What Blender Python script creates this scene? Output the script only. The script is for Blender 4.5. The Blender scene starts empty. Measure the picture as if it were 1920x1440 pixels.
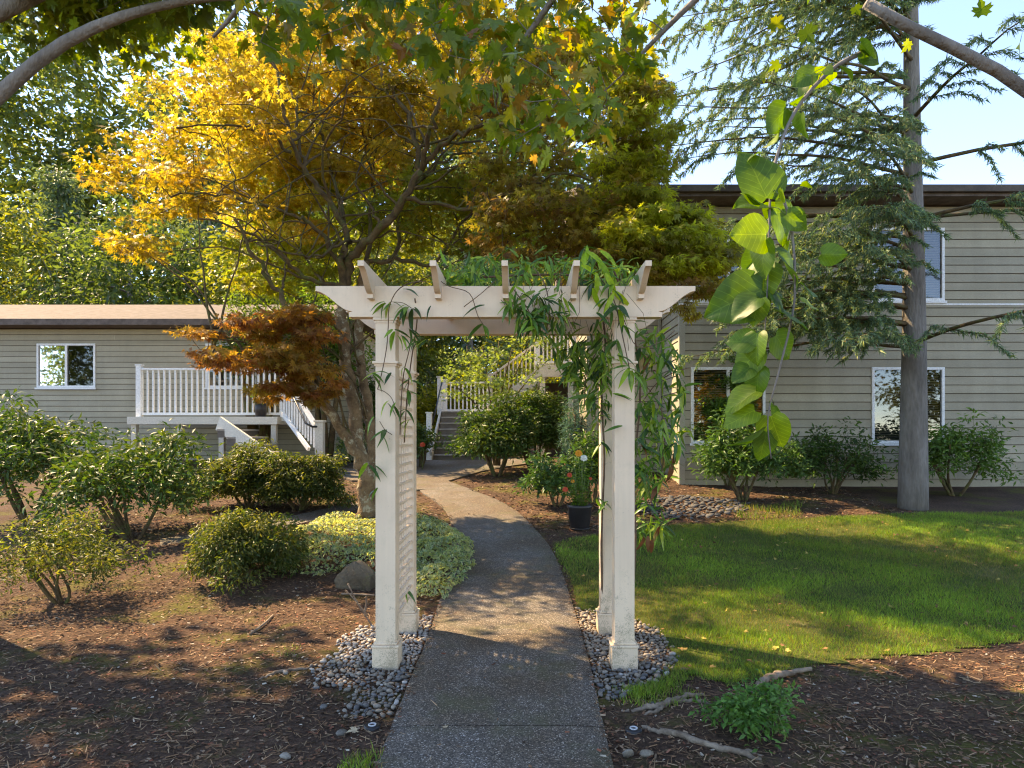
import bpy, math, random
import numpy as np
from mathutils import Vector, Matrix

random.seed(11)
rng = np.random.default_rng(11)
scene = bpy.context.scene

# ------------------------------------------------------------------ camera
F, CX, CY, CH = 1250.0, 977.0, 812.0, 1.66     # focal length and axis in photo pixels (1920 x 1440), eye height
cam_d = bpy.data.cameras.new('camera')
cam = bpy.data.objects.new('camera', cam_d)
scene.collection.objects.link(cam)
cam.location = (0, 0, CH)
cam.rotation_euler = (math.radians(90), 0, 0)
cam_d.sensor_width = 36.0
cam_d.lens = F / 1920 * 36.0
cam_d.shift_x = (960 - CX) / 1920
cam_d.shift_y = (CY - 720) / 1920
cam_d.clip_start = 0.05
cam_d.clip_end = 2000
scene.camera = cam

# ------------------------------------------------------------------ sky and sun
SUN_EL = math.radians(47)
SUN_AZ = math.radians(-58)          # measured from +Y (straight ahead), negative = to the left
sun_dir = Vector((math.sin(SUN_AZ) * math.cos(SUN_EL), math.cos(SUN_AZ) * math.cos(SUN_EL), math.sin(SUN_EL)))
world = bpy.data.worlds.new('World')
scene.world = world
world.use_nodes = True
wn = world.node_tree
wn.nodes.clear()
sky = wn.nodes.new('ShaderNodeTexSky')
sky.sky_type = 'NISHITA'
sky.sun_disc = False
sky.sun_elevation = SUN_EL
sky.sun_rotation = SUN_AZ
sky.air_density = 1.0
sky.dust_density = 0.1
sky.altitude = 3000
sky.ozone_density = 7.0
bg = wn.nodes.new('ShaderNodeBackground')
bg.inputs['Strength'].default_value = 0.15
wo = wn.nodes.new('ShaderNodeOutputWorld')
wn.links.new(sky.outputs[0], bg.inputs['Color'])
wn.links.new(bg.outputs[0], wo.inputs['Surface'])

sun_d = bpy.data.lights.new('sun', 'SUN')
sun_d.energy = 2.6
sun_d.angle = math.radians(0.53)
sun_d.color = (1.0, 0.89, 0.70)
sun = bpy.data.objects.new('sun', sun_d)
sun.rotation_euler = sun_dir.to_track_quat('Z', 'Y').to_euler()
sun.location = sun_dir * 60
scene.collection.objects.link(sun)

vs = scene.view_settings
vs.view_transform = 'Standard'
vs.look = 'None'
vs.exposure = 2.45
vs.gamma = 1.0
vs.use_curve_mapping = False
vs.use_white_balance = True            # the camera's balance for open shade
vs.white_balance_temperature = 9900
vs.white_balance_tint = 14
scene.cycles.use_denoising = True
scene.cycles.pixel_filter_type = 'BLACKMAN_HARRIS'
scene.cycles.filter_width = 1.15
scene.cycles.max_bounces = 10
scene.cycles.diffuse_bounces = 7
scene.cycles.glossy_bounces = 3
scene.cycles.transmission_bounces = 6
scene.cycles.transparent_max_bounces = 8
scene.cycles.sample_clamp_indirect = 8.0
scene.cycles.caustics_reflective = False
scene.cycles.caustics_refractive = False

# ------------------------------------------------------------------ helpers
COL = scene.collection

def W(px, py, Y):
    """photo pixel at a given distance -> point"""
    return Vector(((px - CX) / F * Y, Y, CH - (py - CY) / F * Y))

def bump_noise(x, y):
    return (np.sin(x * 2.1 + 0.7 * np.sin(y * 1.3)) * np.cos(y * 1.7 + 0.5) * 0.5
            + np.sin(x * 5.3 + y * 3.1) * np.cos(y * 4.7 - x * 2.2) * 0.25)

def base_z(x, y):
    x = np.asarray(x, float); y = np.asarray(y, float)
    t = np.minimum(y, 17.3) - 6.4
    z = 0.085 * 0.5 * (t + np.sqrt(t * t + 0.64))
    return z - 0.05 * np.clip((x - 2.0) / 2.0, 0, 1.5) * np.clip((y - 8) / 4, 0, 1)

PATH = []       # (Y, xl, xr) filled below

def path_mask(x, y):
    """1 on the concrete path, fading out beside it"""
    if not PATH:
        return np.zeros_like(x)
    Ys = np.array([p[0] for p in PATH]); L = np.array([p[1] for p in PATH]); R = np.array([p[2] for p in PATH])
    xl = np.interp(y, Ys, L); xr = np.interp(y, Ys, R)
    d = np.maximum(xl - x, x - xr)
    return 1 - np.clip((d - 0.05) / 0.25, 0, 1)

def on_path(x, y, m=0.0):
    Ys = np.array([p[0] for p in PATH]); L = np.array([p[1] for p in PATH]); R = np.array([p[2] for p in PATH])
    return (x > np.interp(y, Ys, L) - m) & (x < np.interp(y, Ys, R) + m) & (y < Ys[-1])

def mound(x, y):
    """low planted mounds left and right of the walk"""
    z = 0.0
    for (mx, my, r, h) in MOUNDS:
        z = z + h * np.exp(-(((x - mx) / r) ** 2 + ((y - my) / r) ** 2))
    return z

MOUNDS = [(-1.75, 10.4, 0.75, 0.12), (-2.6, 7.6, 1.3, 0.08), (0.6, 13.2, 1.3, 0.10), (-3.6, 8.2, 1.2, 0.06)]

def ground_z(x, y):
    x = np.asarray(x, float); y = np.asarray(y, float)
    m = path_mask(x, y)
    return base_z(x, y) + (1 - m) * (mound(x, y) + 0.02 * bump_noise(x, y) + 0.0)

def gz(x, y):
    return float(ground_z(np.array([x]), np.array([y]))[0])

def G(px, py):
    """photo pixel -> point on the (smooth) ground"""
    lo, hi = 1.0, 60.0
    for _ in range(60):
        Y = 0.5 * (lo + hi)
        yy = CY + (CH - float(base_z((px - CX) / F * Y, Y))) * F / Y
        if yy > py: lo = Y
        else: hi = Y
    Y = 0.5 * (lo + hi)
    x = (px - CX) / F * Y
    return Vector((x, Y, float(base_z(x, Y))))

for (py, l, r) in [(1440, 706, 1148), (1372, 733, 1133), (1290, 764, 1114), (1240, 786, 1103), (1195, 804, 1091),
                   (1145, 820, 1076), (1084, 838, 1058), (1029, 848, 1033), (982, 846, 993), (958, 834, 966), (938, 812, 932), (921, 783, 884)]:
    a, b = G(l, py), G(r, py)
    PATH.append((a.y, a.x, b.x))
PATH.insert(0, (-6.0, -0.72, 0.46))

def tag(o, label=None, cat=None, group=None, kind=None):
    if label: o['label'] = label
    if cat: o['category'] = cat
    if group: o['group'] = group
    if kind: o['kind'] = kind
    return o

def empty(name, loc, label=None, cat=None, group=None):
    o = bpy.data.objects.new(name, None)
    COL.objects.link(o)
    o.location = loc
    o.empty_display_size = 0.1
    bpy_loc[o.name] = Vector(loc)
    return tag(o, label, cat, group)

bpy_loc = {}

def link_mesh(name, me, parent=None, loc=None):
    o = bpy.data.objects.new(name, me)
    COL.objects.link(o)
    if parent is not None:
        o.parent = parent
    if loc is not None:
        o.location = loc
    return o

def tri_mesh(name, V, Fc, mat, smooth=True, col=None):
    """V (n,3), Fc (m,3 or 4) -> mesh data"""
    me = bpy.data.meshes.new(name)
    V = np.asarray(V, np.float32); Fc = np.asarray(Fc, np.int32)
    k = Fc.shape[1]
    me.vertices.add(len(V)); me.vertices.foreach_set('co', V.ravel())
    me.loops.add(Fc.size); me.loops.foreach_set('vertex_index', Fc.ravel())
    me.polygons.add(len(Fc))
    me.polygons.foreach_set('loop_start', np.arange(0, Fc.size, k, dtype=np.int32))
    me.polygons.foreach_set('loop_total', np.full(len(Fc), k, np.int32))
    me.polygons.foreach_set('use_smooth', np.full(len(Fc), bool(smooth)))
    if col is not None:
        a = me.color_attributes.new('Col', 'FLOAT_COLOR', 'POINT')
        c = np.ones((len(V), 4), np.float32); c[:, :3] = col
        a.data.foreach_set('color', c.ravel())
    me.update(calc_edges=True)
    if mat is not None:
        me.materials.append(mat)
    return me

def obj_np(name, V, Fc, mat, parent=None, smooth=True, col=None):
    """mesh object whose vertices are given in world space; child coordinates made local to its parents"""
    off = Vector((0, 0, 0))
    p = parent
    while p is not None:
        off += p.location; p = p.parent
    V = np.asarray(V, np.float64) - np.array(off)
    return link_mesh(name, tri_mesh(name, V, Fc, mat, smooth, col), parent)

class MB:
    """collects polygons (any size) in world space"""
    def __init__(s): s.v = []; s.f = []
    def add(s, vs, fs):
        b = len(s.v); s.v += [tuple(v) for v in vs]; s.f += [tuple(i + b for i in f) for f in fs]
    def box(s, x0, x1, y0, y1, z0, z1):
        s.add([(x0,y0,z0),(x1,y0,z0),(x1,y1,z0),(x0,y1,z0),(x0,y0,z1),(x1,y0,z1),(x1,y1,z1),(x0,y1,z1)],
              [(0,3,2,1),(4,5,6,7),(0,1,5,4),(1,2,6,5),(2,3,7,6),(3,0,4,7)])
    def bar(s, a, b, w, h, up=(0,0,1)):
        a = Vector(a); b = Vector(b); d = (b - a).normalized()
        x = d.cross(Vector(up))
        if x.length < 1e-4: x = d.cross(Vector((0, 1, 0)))
        x.normalize(); z = x.cross(d).normalized()
        x = x * w / 2; z = z * h / 2
        s.add([a-x-z, a+x-z, a+x+z, a-x+z, b-x-z, b+x-z, b+x+z, b-x+z],
              [(0,1,2,3),(7,6,5,4),(0,4,5,1),(1,5,6,2),(2,6,7,3),(3,7,4,0)])
    def tube(s, pts, rad, n=6, cap=True):
        pts = [Vector(p) for p in pts]
        if not hasattr(rad, '__len__'): rad = [rad] * len(pts)
        b = len(s.v); ref = Vector((0.31, 0.2, 0.93))
        for i, p in enumerate(pts):
            d = (pts[min(i+1, len(pts)-1)] - pts[max(i-1, 0)])
            d = d.normalized() if d.length > 1e-9 else Vector((0, 0, 1))
            x = d.cross(ref)
            if x.length < 1e-3: x = d.cross(Vector((1, 0, 0)))
            x.normalize(); y = d.cross(x)
            for k in range(n):
                t = 2 * math.pi * k / n
                q = p + (x * math.cos(t) + y * math.sin(t)) * rad[i]
                s.v.append(tuple(q))
        for i in range(len(pts) - 1):
            for k in range(n):
                s.f.append((b+i*n+k, b+i*n+(k+1) % n, b+(i+1)*n+(k+1) % n, b+(i+1)*n+k))
        if cap:
            s.f.append(tuple(b + k for k in range(n))[::-1])
            s.f.append(tuple(b + (len(pts)-1)*n + k for k in range(n)))
    def prism(s, outline, axis, c0, c1):
        """outline [(u,w)]; axis 'x': u=y,w=z ; 'y': u=x,w=z ; 'z': u=x,w=y"""
        def P(u, w, c): return {'x': (c, u, w), 'y': (u, c, w), 'z': (u, w, c)}[axis]
        n = len(outline)
        s.add([P(u, w, c0) for u, w in outline] + [P(u, w, c1) for u, w in outline],
              [tuple(range(n))[::-1], tuple(range(n, 2*n))] + [(i, (i+1) % n, n+(i+1) % n, n+i) for i in range(n)])
    def lathe(s, prof, c, n=24):
        b = len(s.v)
        for (r, z) in prof:
            for k in range(n):
                t = 2 * math.pi * k / n
                s.v.append((c[0] + r*math.cos(t), c[1] + r*math.sin(t), c[2] + z))
        for i in range(len(prof) - 1):
            for k in range(n):
                s.f.append((b+i*n+k, b+i*n+(k+1) % n, b+(i+1)*n+(k+1) % n, b+(i+1)*n+k))
    def build(s, name, mat, parent=None, smooth=False, bevel=0.0):
        off = Vector((0, 0, 0)); p = parent
        while p is not None:
            off += p.location; p = p.parent
        me = bpy.data.meshes.new(name)
        me.from_pydata([(x-off.x, y-off.y, z-off.z) for x, y, z in s.v], [], s.f)
        import bmesh
        bm = bmesh.new(); bm.from_mesh(me)
        bmesh.ops.recalc_face_normals(bm, faces=bm.faces)
        if bevel > 0:
            es = [e for e in bm.edges if len(e.link_faces) == 2 and e.calc_face_angle(0) > 0.6]
            bmesh.ops.bevel(bm, geom=es, offset=bevel, segments=2, profile=0.5, affect='EDGES', clamp_overlap=True)
        bm.to_mesh(me); bm.free()
        if smooth:
            me.polygons.foreach_set('use_smooth', [True] * len(me.polygons))
        if mat is not None: me.materials.append(mat)
        return link_mesh(name, me, parent)

def catmull(pts, sub=4):
    pts = [Vector(p) for p in pts]
    P = [pts[0] * 2 - pts[1]] + pts + [pts[-1] * 2 - pts[-2]]
    out = []
    for i in range(1, len(P) - 2):
        p0, p1, p2, p3 = P[i-1], P[i], P[i+1], P[i+2]
        for k in range(sub):
            t = k / sub
            out.append(0.5 * ((2*p1) + (p2-p0)*t + (2*p0-5*p1+4*p2-p3)*t*t + (3*p1-p0-3*p2+p3)*t*t*t))
    out.append(pts[-1])
    return out

def in_poly(x, y, poly):
    x = np.asarray(x); y = np.asarray(y); ins = np.zeros(x.shape, bool)
    n = len(poly)
    for i in range(n):
        x1, y1 = poly[i]; x2, y2 = poly[(i+1) % n]
        c = ((y1 > y) != (y2 > y)) & (x < (x2-x1) * (y-y1) / (y2-y1 + 1e-12) + x1)
        ins ^= c
    return ins

# ------------------------------------------------------------------ materials
def newmat(name):
    m = bpy.data.materials.new(name); m.use_nodes = True
    nt = m.node_tree; nt.nodes.clear()
    return m, nt, nt.nodes.new('ShaderNodeOutputMaterial')

def nd(nt, typ, **kw):
    n = nt.nodes.new(typ)
    for k, v in kw.items():
        if k.startswith('i_'):
            n.inputs[k[2:].replace('_', ' ')].default_value = v
        else:
            setattr(n, k, v)
    return n

def ramp(nt, stops, interp='LINEAR'):
    r = nt.nodes.new('ShaderNodeValToRGB'); r.color_ramp.interpolation = interp
    e = r.color_ramp.elements
    while len(e) < len(stops): e.new(0.5)
    for el, (p, c) in zip(e, stops):
        el.position = p; el.color = (c[0], c[1], c[2], 1) if hasattr(c, '__len__') else (c, c, c, 1)
    return r

def mixc(nt, fac, a, b, mode='MIX'):
    m = nt.nodes.new('ShaderNodeMix'); m.data_type = 'RGBA'; m.blend_type = mode
    for sock, v in ((m.inputs[0], fac), (m.inputs[6], a), (m.inputs[7], b)):
        if isinstance(v, bpy.types.NodeSocket): nt.links.new(v, sock)
        elif hasattr(v, '__len__'): sock.default_value = (v[0], v[1], v[2], 1)
        else: sock.default_value = v
    return m.outputs[2]

def pos(nt):
    return nd(nt, 'ShaderNodeNewGeometry').outputs['Position']

def noise(nt, scale, detail=4, rough=0.55, vec=None, dist=0.0):
    n = nd(nt, 'ShaderNodeTexNoise'); n.inputs['Scale'].default_value = scale
    n.inputs['Detail'].default_value = detail; n.inputs['Roughness'].default_value = rough; n.inputs['Distortion'].default_value = dist
    nt.links.new(vec if vec is not None else pos(nt), n.inputs['Vector'])
    return n

def bumpnode(nt, h, strength, dist):
    b = nd(nt, 'ShaderNodeBump'); b.inputs['Strength'].default_value = strength; b.inputs['Distance'].default_value = dist
    nt.links.new(h, b.inputs['Height'])
    return b.outputs[0]

def mat_surface(name, c1, c2, rough=0.7, scale=3.0, fine=60.0, bump=0.15, bdist=0.004, spec=0.4, c3=None, c3_scale=1.0, c3_lo=0.55, c3_hi=0.7, stretch=None):
    """two-tone noise surface with fine relief and optional third-colour stains"""
    m, nt, out = newmat(name)
    p = nd(nt, 'ShaderNodeBsdfPrincipled'); nt.links.new(p.outputs[0], out.inputs[0])
    vec = pos(nt)
    if stretch:
        mp = nd(nt, 'ShaderNodeMapping'); mp.inputs['Scale'].default_value = stretch
        nt.links.new(vec, mp.inputs['Vector']); vec = mp.outputs[0]
    n1 = noise(nt, scale, 5, vec=vec); n2 = noise(nt, fine, 3, vec=vec)
    r = ramp(nt, [(0.35, c1), (0.65, c2)]); nt.links.new(n1.outputs[0], r.inputs[0])
    c = r.outputs[0]
    if c3 is not None:
        n3 = noise(nt, c3_scale, 6, 0.65)
        r3 = ramp(nt, [(c3_lo, 0.0), (c3_hi, 1.0)]); nt.links.new(n3.outputs[0], r3.inputs[0])
        c = mixc(nt, r3.outputs[0], c, c3)
    rf = ramp(nt, [(0.3, 0.82), (0.7, 1.12)]); nt.links.new(n2.outputs[0], rf.inputs[0])
    c = mixc(nt, 1.0, c, rf.outputs[0], 'MULTIPLY')
    nt.links.new(c, p.inputs['Base Color'])
    p.inputs['Roughness'].default_value = rough
    p.inputs['Specular IOR Level'].default_value = spec
    if bump > 0:
        nt.links.new(bumpnode(nt, n2.outputs[0], bump, bdist), p.inputs['Normal'])
    return m

def mat_leaf(name, trans=0.45, rough=0.45, spec=0.4, tint=(1.25, 1.15, 0.6), ramp_stops=None, veins=0.0):
    """thin leaf: reflects and lets light through. Colour from the mesh, or from the per-object random number"""
    m, nt, out = newmat(name)
    if ramp_stops:
        oi = nd(nt, 'ShaderNodeObjectInfo')
        r = ramp(nt, ramp_stops); nt.links.new(oi.outputs['Random'], r.inputs[0])
        c = r.outputs[0]
        n = noise(nt, 30, 3); rr = ramp(nt, [(0.3, 0.8), (0.7, 1.15)]); nt.links.new(n.outputs[0], rr.inputs[0])
        c = mixc(nt, 1.0, c, rr.outputs[0], 'MULTIPLY')
        if veins > 0:       # midrib and slanting side veins, in the blade's own coordinates
            tc = nd(nt, 'ShaderNodeTexCoord'); sp = nd(nt, 'ShaderNodeSeparateXYZ'); nt.links.new(tc.outputs['Object'], sp.inputs[0])
            def mth(op, a, b=None):
                m_ = nd(nt, 'ShaderNodeMath', operation=op)
                for i_, v_ in enumerate((a, b)):
                    if v_ is None: continue
                    if isinstance(v_, bpy.types.NodeSocket): nt.links.new(v_, m_.inputs[i_])
                    else: m_.inputs[i_].default_value = v_
                return m_.outputs[0]
            ax_ = mth('ABSOLUTE', sp.outputs[0])
            w_ = mth('PINGPONG', mth('SUBTRACT', sp.outputs[1], mth('MULTIPLY', ax_, 0.75)), 0.07)
            line = mth('MAXIMUM', mth('LESS_THAN', ax_, 0.011), mth('LESS_THAN', w_, 0.007))
            c = mixc(nt, mth('MULTIPLY', line, veins), c, mixc(nt, 1.0, c, (1.7, 1.5, 1.9), 'MULTIPLY'))
    else:
        a = nd(nt, 'ShaderNodeAttribute', attribute_name='Col'); c = a.outputs['Color']
    p = nd(nt, 'ShaderNodeBsdfPrincipled'); p.inputs['Roughness'].default_value = rough
    p.inputs['Specular IOR Level'].default_value = spec
    nt.links.new(c, p.inputs['Base Color'])
    t = nd(nt, 'ShaderNodeBsdfTranslucent')
    ct = mixc(nt, 1.0, c, tint, 'MULTIPLY')
    nt.links.new(ct, t.inputs['Color'])
    mx = nd(nt, 'ShaderNodeMixShader'); mx.inputs[0].default_value = trans
    nt.links.new(p.outputs[0], mx.inputs[1]); nt.links.new(t.outputs[0], mx.inputs[2])
    nt.links.new(mx.outputs[0], out.inputs[0])
    return m

M = {}
M['leaf'] = mat_leaf('leaf_thin', 0.55, tint=(1.9, 1.6, 0.6))
M['leaf_maple'] = mat_leaf('leaf_maple', 0.62, tint=(1.55, 1.55, 0.85))
M['leaf_gloss'] = mat_leaf('leaf_glossy', 0.30, 0.48, 0.3, tint=(1.6, 1.6, 0.5))
M['needle'] = mat_leaf('needle', 0.35, 0.5, 0.3, tint=(1.4, 1.4, 0.7))
M['grass'] = mat_leaf('grass_blade', 0.42, 0.5, 0.3, tint=(1.7, 1.6, 0.5))
M['vine_leaf'] = mat_leaf('vine_leaf', 0.35, 0.30, 0.5, tint=(2.0, 1.9, 0.4),
    ramp_stops=[(0.0, (0.025, 0.070, 0.026)), (0.3, (0.045, 0.12, 0.030)), (0.6, (0.08, 0.19, 0.03)), (0.85, (0.17, 0.30, 0.035)), (1.0, (0.30, 0.38, 0.06))])
M['vine_leaf_dry'] = mat_leaf('vine_leaf_dry', 0.2, 0.6, 0.3, tint=(1.3, 1.0, 0.7),
    ramp_stops=[(0.0, (0.16, 0.05, 0.025)), (0.5, (0.24, 0.11, 0.05)), (1.0, (0.38, 0.30, 0.10))])
M['big_leaf'] = mat_leaf('broad_maple_leaf', 0.50, 0.38, 0.45, tint=(2.1, 1.8, 0.35),
    ramp_stops=[(0.0, (0.065, 0.12, 0.018)), (0.4, (0.10, 0.175, 0.02)), (0.75, (0.17, 0.22, 0.022)), (0.93, (0.28, 0.24, 0.03)), (1.0, (0.22, 0.10, 0.025))])
M['heart_leaf'] = mat_leaf('heart_leaf', 0.50, 0.45, 0.35, tint=(2.0, 1.8, 0.35), veins=0.8,
    ramp_stops=[(0.0, (0.045, 0.11, 0.018)), (0.6, (0.085, 0.17, 0.02)), (1.0, (0.17, 0.26, 0.026))])

def mat_paint(name, base, dirt, zdirt=True):
    m, nt, out = newmat(name)
    p = nd(nt, 'ShaderNodeBsdfPrincipled'); nt.links.new(p.outputs[0], out.inputs[0])
    n1 = noise(nt, 2.2, 5); r1 = ramp(nt, [(0.3, tuple(c*0.90 for c in base)), (0.7, base)]); nt.links.new(n1.outputs[0], r1.inputs[0])
    # streaky grain running up the boards
    mp = nd(nt, 'ShaderNodeMapping'); mp.inputs['Scale'].default_value = (55, 55, 2.2); nt.links.new(pos(nt), mp.inputs['Vector'])
    ng = noise(nt, 1.0, 4, vec=mp.outputs[0]); rg = ramp(nt, [(0.3, 0.97), (0.7, 1.02)]); nt.links.new(ng.outputs[0], rg.inputs[0])
    c = mixc(nt, 1.0, r1.outputs[0], rg.outputs[0], 'MULTIPLY')
    # specks and splashes of soil, denser where rain kicks it up at the foot
    ns = noise(nt, 130, 4, 0.75); nl = noise(nt, 9, 5, 0.7)
    sx = nd(nt, 'ShaderNodeSeparateXYZ'); nt.links.new(pos(nt), sx.inputs[0])
    mr = nd(nt, 'ShaderNodeMapRange'); mr.inputs['From Min'].default_value = 0.0; mr.inputs['From Max'].default_value = 0.75
    mr.inputs['To Min'].default_value = 0.13 if zdirt else 0.0; mr.inputs['To Max'].default_value = 0.0
    nt.links.new(sx.outputs[2], mr.inputs['Value'])
    ad = nd(nt, 'ShaderNodeMath', operation='MULTIPLY_ADD'); ad.inputs[1].default_value = 0.5
    nt.links.new(nl.outputs[0], ad.inputs[0]); nt.links.new(mr.outputs[0], ad.inputs[2])
    a2 = nd(nt, 'ShaderNodeMath', operation='MULTIPLY_ADD'); a2.inputs[1].default_value = 0.5
    nt.links.new(ns.outputs[0], a2.inputs[0]); nt.links.new(ad.outputs[0], a2.inputs[2])
    rd = ramp(nt, [(0.585, 0.0), (0.68, 0.65)]); nt.links.new(a2.outputs[0], rd.inputs[0])
    c = mixc(nt, rd.outputs[0], c, dirt)
    nw = noise(nt, 3.5, 7, 0.72); rw = ramp(nt, [(0.52, 0.0), (0.72, 0.45)]); nt.links.new(nw.outputs[0], rw.inputs[0])
    c = mixc(nt, rw.outputs[0], c, (0.52, 0.43, 0.29))
    nt.links.new(c, p.inputs['Base Color'])
    p.inputs['Roughness'].default_value = 0.55
    p.inputs['Specular IOR Level'].default_value = 0.35
    nt.links.new(bumpnode(nt, ng.outputs[0], 0.25, 0.002), p.inputs['Normal'])
    return m

M['cream'] = mat_paint('cream_paint', (0.83, 0.635, 0.455), (0.22, 0.165, 0.10))
M['white'] = mat_surface('white_paint', (0.74, 0.74, 0.72), (0.80, 0.80, 0.79), 0.5, 2, 40, 0.05)
M['tan_paint'] = mat_surface('tan_paint', (0.56, 0.52, 0.44), (0.62, 0.58, 0.50), 0.55, 2, 40, 0.05)
M['siding'] = mat_surface('sage_siding', (0.30, 0.275, 0.20), (0.345, 0.32, 0.24), 0.7, 1.2, 70, 0.12, stretch=(0.4, 0.4, 3))
def board_tone(m):
    nt = m.node_tree; p = [n for n in nt.nodes if n.type == 'BSDF_PRINCIPLED'][0]; l = p.inputs['Base Color'].links[0]; c = l.from_socket
    oi = nd(nt, 'ShaderNodeObjectInfo'); r = ramp(nt, [(0.0, 0.86), (1.0, 1.06)]); nt.links.new(oi.outputs['Random'], r.inputs[0])
    mp = nd(nt, 'ShaderNodeMapping'); mp.inputs['Scale'].default_value = (2.2, 2.2, 0.5); nt.links.new(pos(nt), mp.inputs['Vector'])
    st = noise(nt, 1.0, 5, 0.7, vec=mp.outputs[0]); rs_ = ramp(nt, [(0.35, 1.03), (0.68, 0.87)]); nt.links.new(st.outputs[0], rs_.inputs[0])
    c = mixc(nt, 1.0, mixc(nt, 1.0, c, r.outputs[0], 'MULTIPLY'), rs_.outputs[0], 'MULTIPLY'); nt.links.new(c, p.inputs['Base Color'])
M['siding'] = mat_surface('sage_siding', (0.36, 0.315, 0.22), (0.41, 0.36, 0.26), 0.7, 1.2, 70, 0.12, stretch=(0.4, 0.4, 3))
board_tone(M['siding'])
M['trim'] = mat_surface('sage_trim', (0.33, 0.30, 0.23), (0.38, 0.35, 0.27), 0.65, 2, 60, 0.08)
M['dark_wood'] = mat_surface('dark_wood', (0.06, 0.045, 0.035), (0.10, 0.075, 0.055), 0.75, 3, 50, 0.2)
M['tread'] = mat_surface('tread', (0.12, 0.10, 0.085), (0.19, 0.165, 0.14), 0.8, 4, 60, 0.2)
M['nosing'] = mat_surface('nosing', (0.30, 0.27, 0.24), (0.38, 0.35, 0.31), 0.8, 4, 60, 0.1)
M['roof'] = mat_surface('roof_shingle', (0.10, 0.075, 0.06), (0.16, 0.12, 0.10), 0.9, 6, 40, 0.3)
M['black_metal'] = mat_surface('black_metal', (0.012, 0.012, 0.014), (0.02, 0.02, 0.022), 0.4, 4, 40, 0.02)
M['steel'] = mat_surface('steel', (0.45, 0.46, 0.47), (0.55, 0.56, 0.57), 0.35, 8, 60, 0.02)
M['pot'] = mat_surface('dark_pot', (0.022, 0.020, 0.021), (0.034, 0.030, 0.030), 0.45, 5, 60, 0.08)
M['terracotta'] = mat_surface('terracotta', (0.36, 0.13, 0.06), (0.45, 0.19, 0.09), 0.8, 8, 60, 0.15)
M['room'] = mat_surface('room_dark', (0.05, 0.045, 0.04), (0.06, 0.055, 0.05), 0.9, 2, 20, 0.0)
M['blind'] = mat_surface('blind', (0.50, 0.49, 0.46), (0.56, 0.55, 0.52), 0.6, 2, 20, 0.0)
M['bark'] = mat_surface('maple_bark', (0.13, 0.075, 0.036), (0.25, 0.155, 0.08), 0.9, 9, 45, 0.9, 0.02, c3=(0.38, 0.32, 0.21), c3_scale=8, c3_lo=0.54, c3_hi=0.62)
M['bark_moss'] = mat_surface('mossy_bark', (0.075, 0.047, 0.024), (0.15, 0.10, 0.045), 0.95, 9, 45, 0.9, 0.015, c3=(0.10, 0.105, 0.03), c3_scale=6, c3_lo=0.50, c3_hi=0.62)
M['bark_grey'] = mat_surface('grey_bark', (0.13, 0.115, 0.10), (0.22, 0.20, 0.18), 0.95, 5, 30, 0.8, 0.03, stretch=(1, 1, 0.25))
M['twig'] = mat_surface('vine_stem', (0.10, 0.05, 0.03), (0.17, 0.10, 0.05), 0.7, 20, 80, 0.1)
M['green_stem'] = mat_surface('green_stem', (0.10, 0.15, 0.04), (0.15, 0.20, 0.06), 0.6, 20, 80, 0.1)
M['root'] = mat_surface('root_bark', (0.13, 0.09, 0.062), (0.27, 0.205, 0.15), 0.9, 14, 60, 0.6, 0.006)
M['rock'] = mat_surface('boulder_stone', (0.085, 0.065, 0.042), (0.15, 0.115, 0.075), 0.95, 4, 40, 0.8, 0.015, c3=(0.10, 0.10, 0.04), c3_scale=5, c3_lo=0.56, c3_hi=0.68)

def mat_pebble():
    m, nt, out = newmat('river_pebble')
    p = nd(nt, 'ShaderNodeBsdfPrincipled'); nt.links.new(p.outputs[0], out.inputs[0])
    oi = nd(nt, 'ShaderNodeObjectInfo')
    r = ramp(nt, [(0.0, (0.075, 0.072, 0.07)), (0.25, (0.14, 0.135, 0.13)), (0.45, (0.21, 0.17, 0.125)), (0.6, (0.12, 0.10, 0.08)), (0.78, (0.24, 0.21, 0.175)), (0.92, (0.28, 0.22, 0.16)), (1.0, (0.42, 0.40, 0.37))])
    nt.links.new(oi.outputs['Random'], r.inputs[0])
    n = noise(nt, 90, 4); rr = ramp(nt, [(0.3, 0.75), (0.7, 1.2)]); nt.links.new(n.outputs[0], rr.inputs[0])
    nt.links.new(mixc(nt, 1.0, r.outputs[0], rr.outputs[0], 'MULTIPLY'), p.inputs['Base Color'])
    p.inputs['Roughness'].default_value = 0.6
    nt.links.new(bumpnode(nt, n.outputs[0], 0.15, 0.002), p.inputs['Normal'])
    return m
M['pebble'] = mat_pebble()
M['slate'] = mat_surface('flat_stone', (0.045, 0.045, 0.047), (0.115, 0.11, 0.105), 0.8, 2.5, 40, 0.3)

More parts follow.
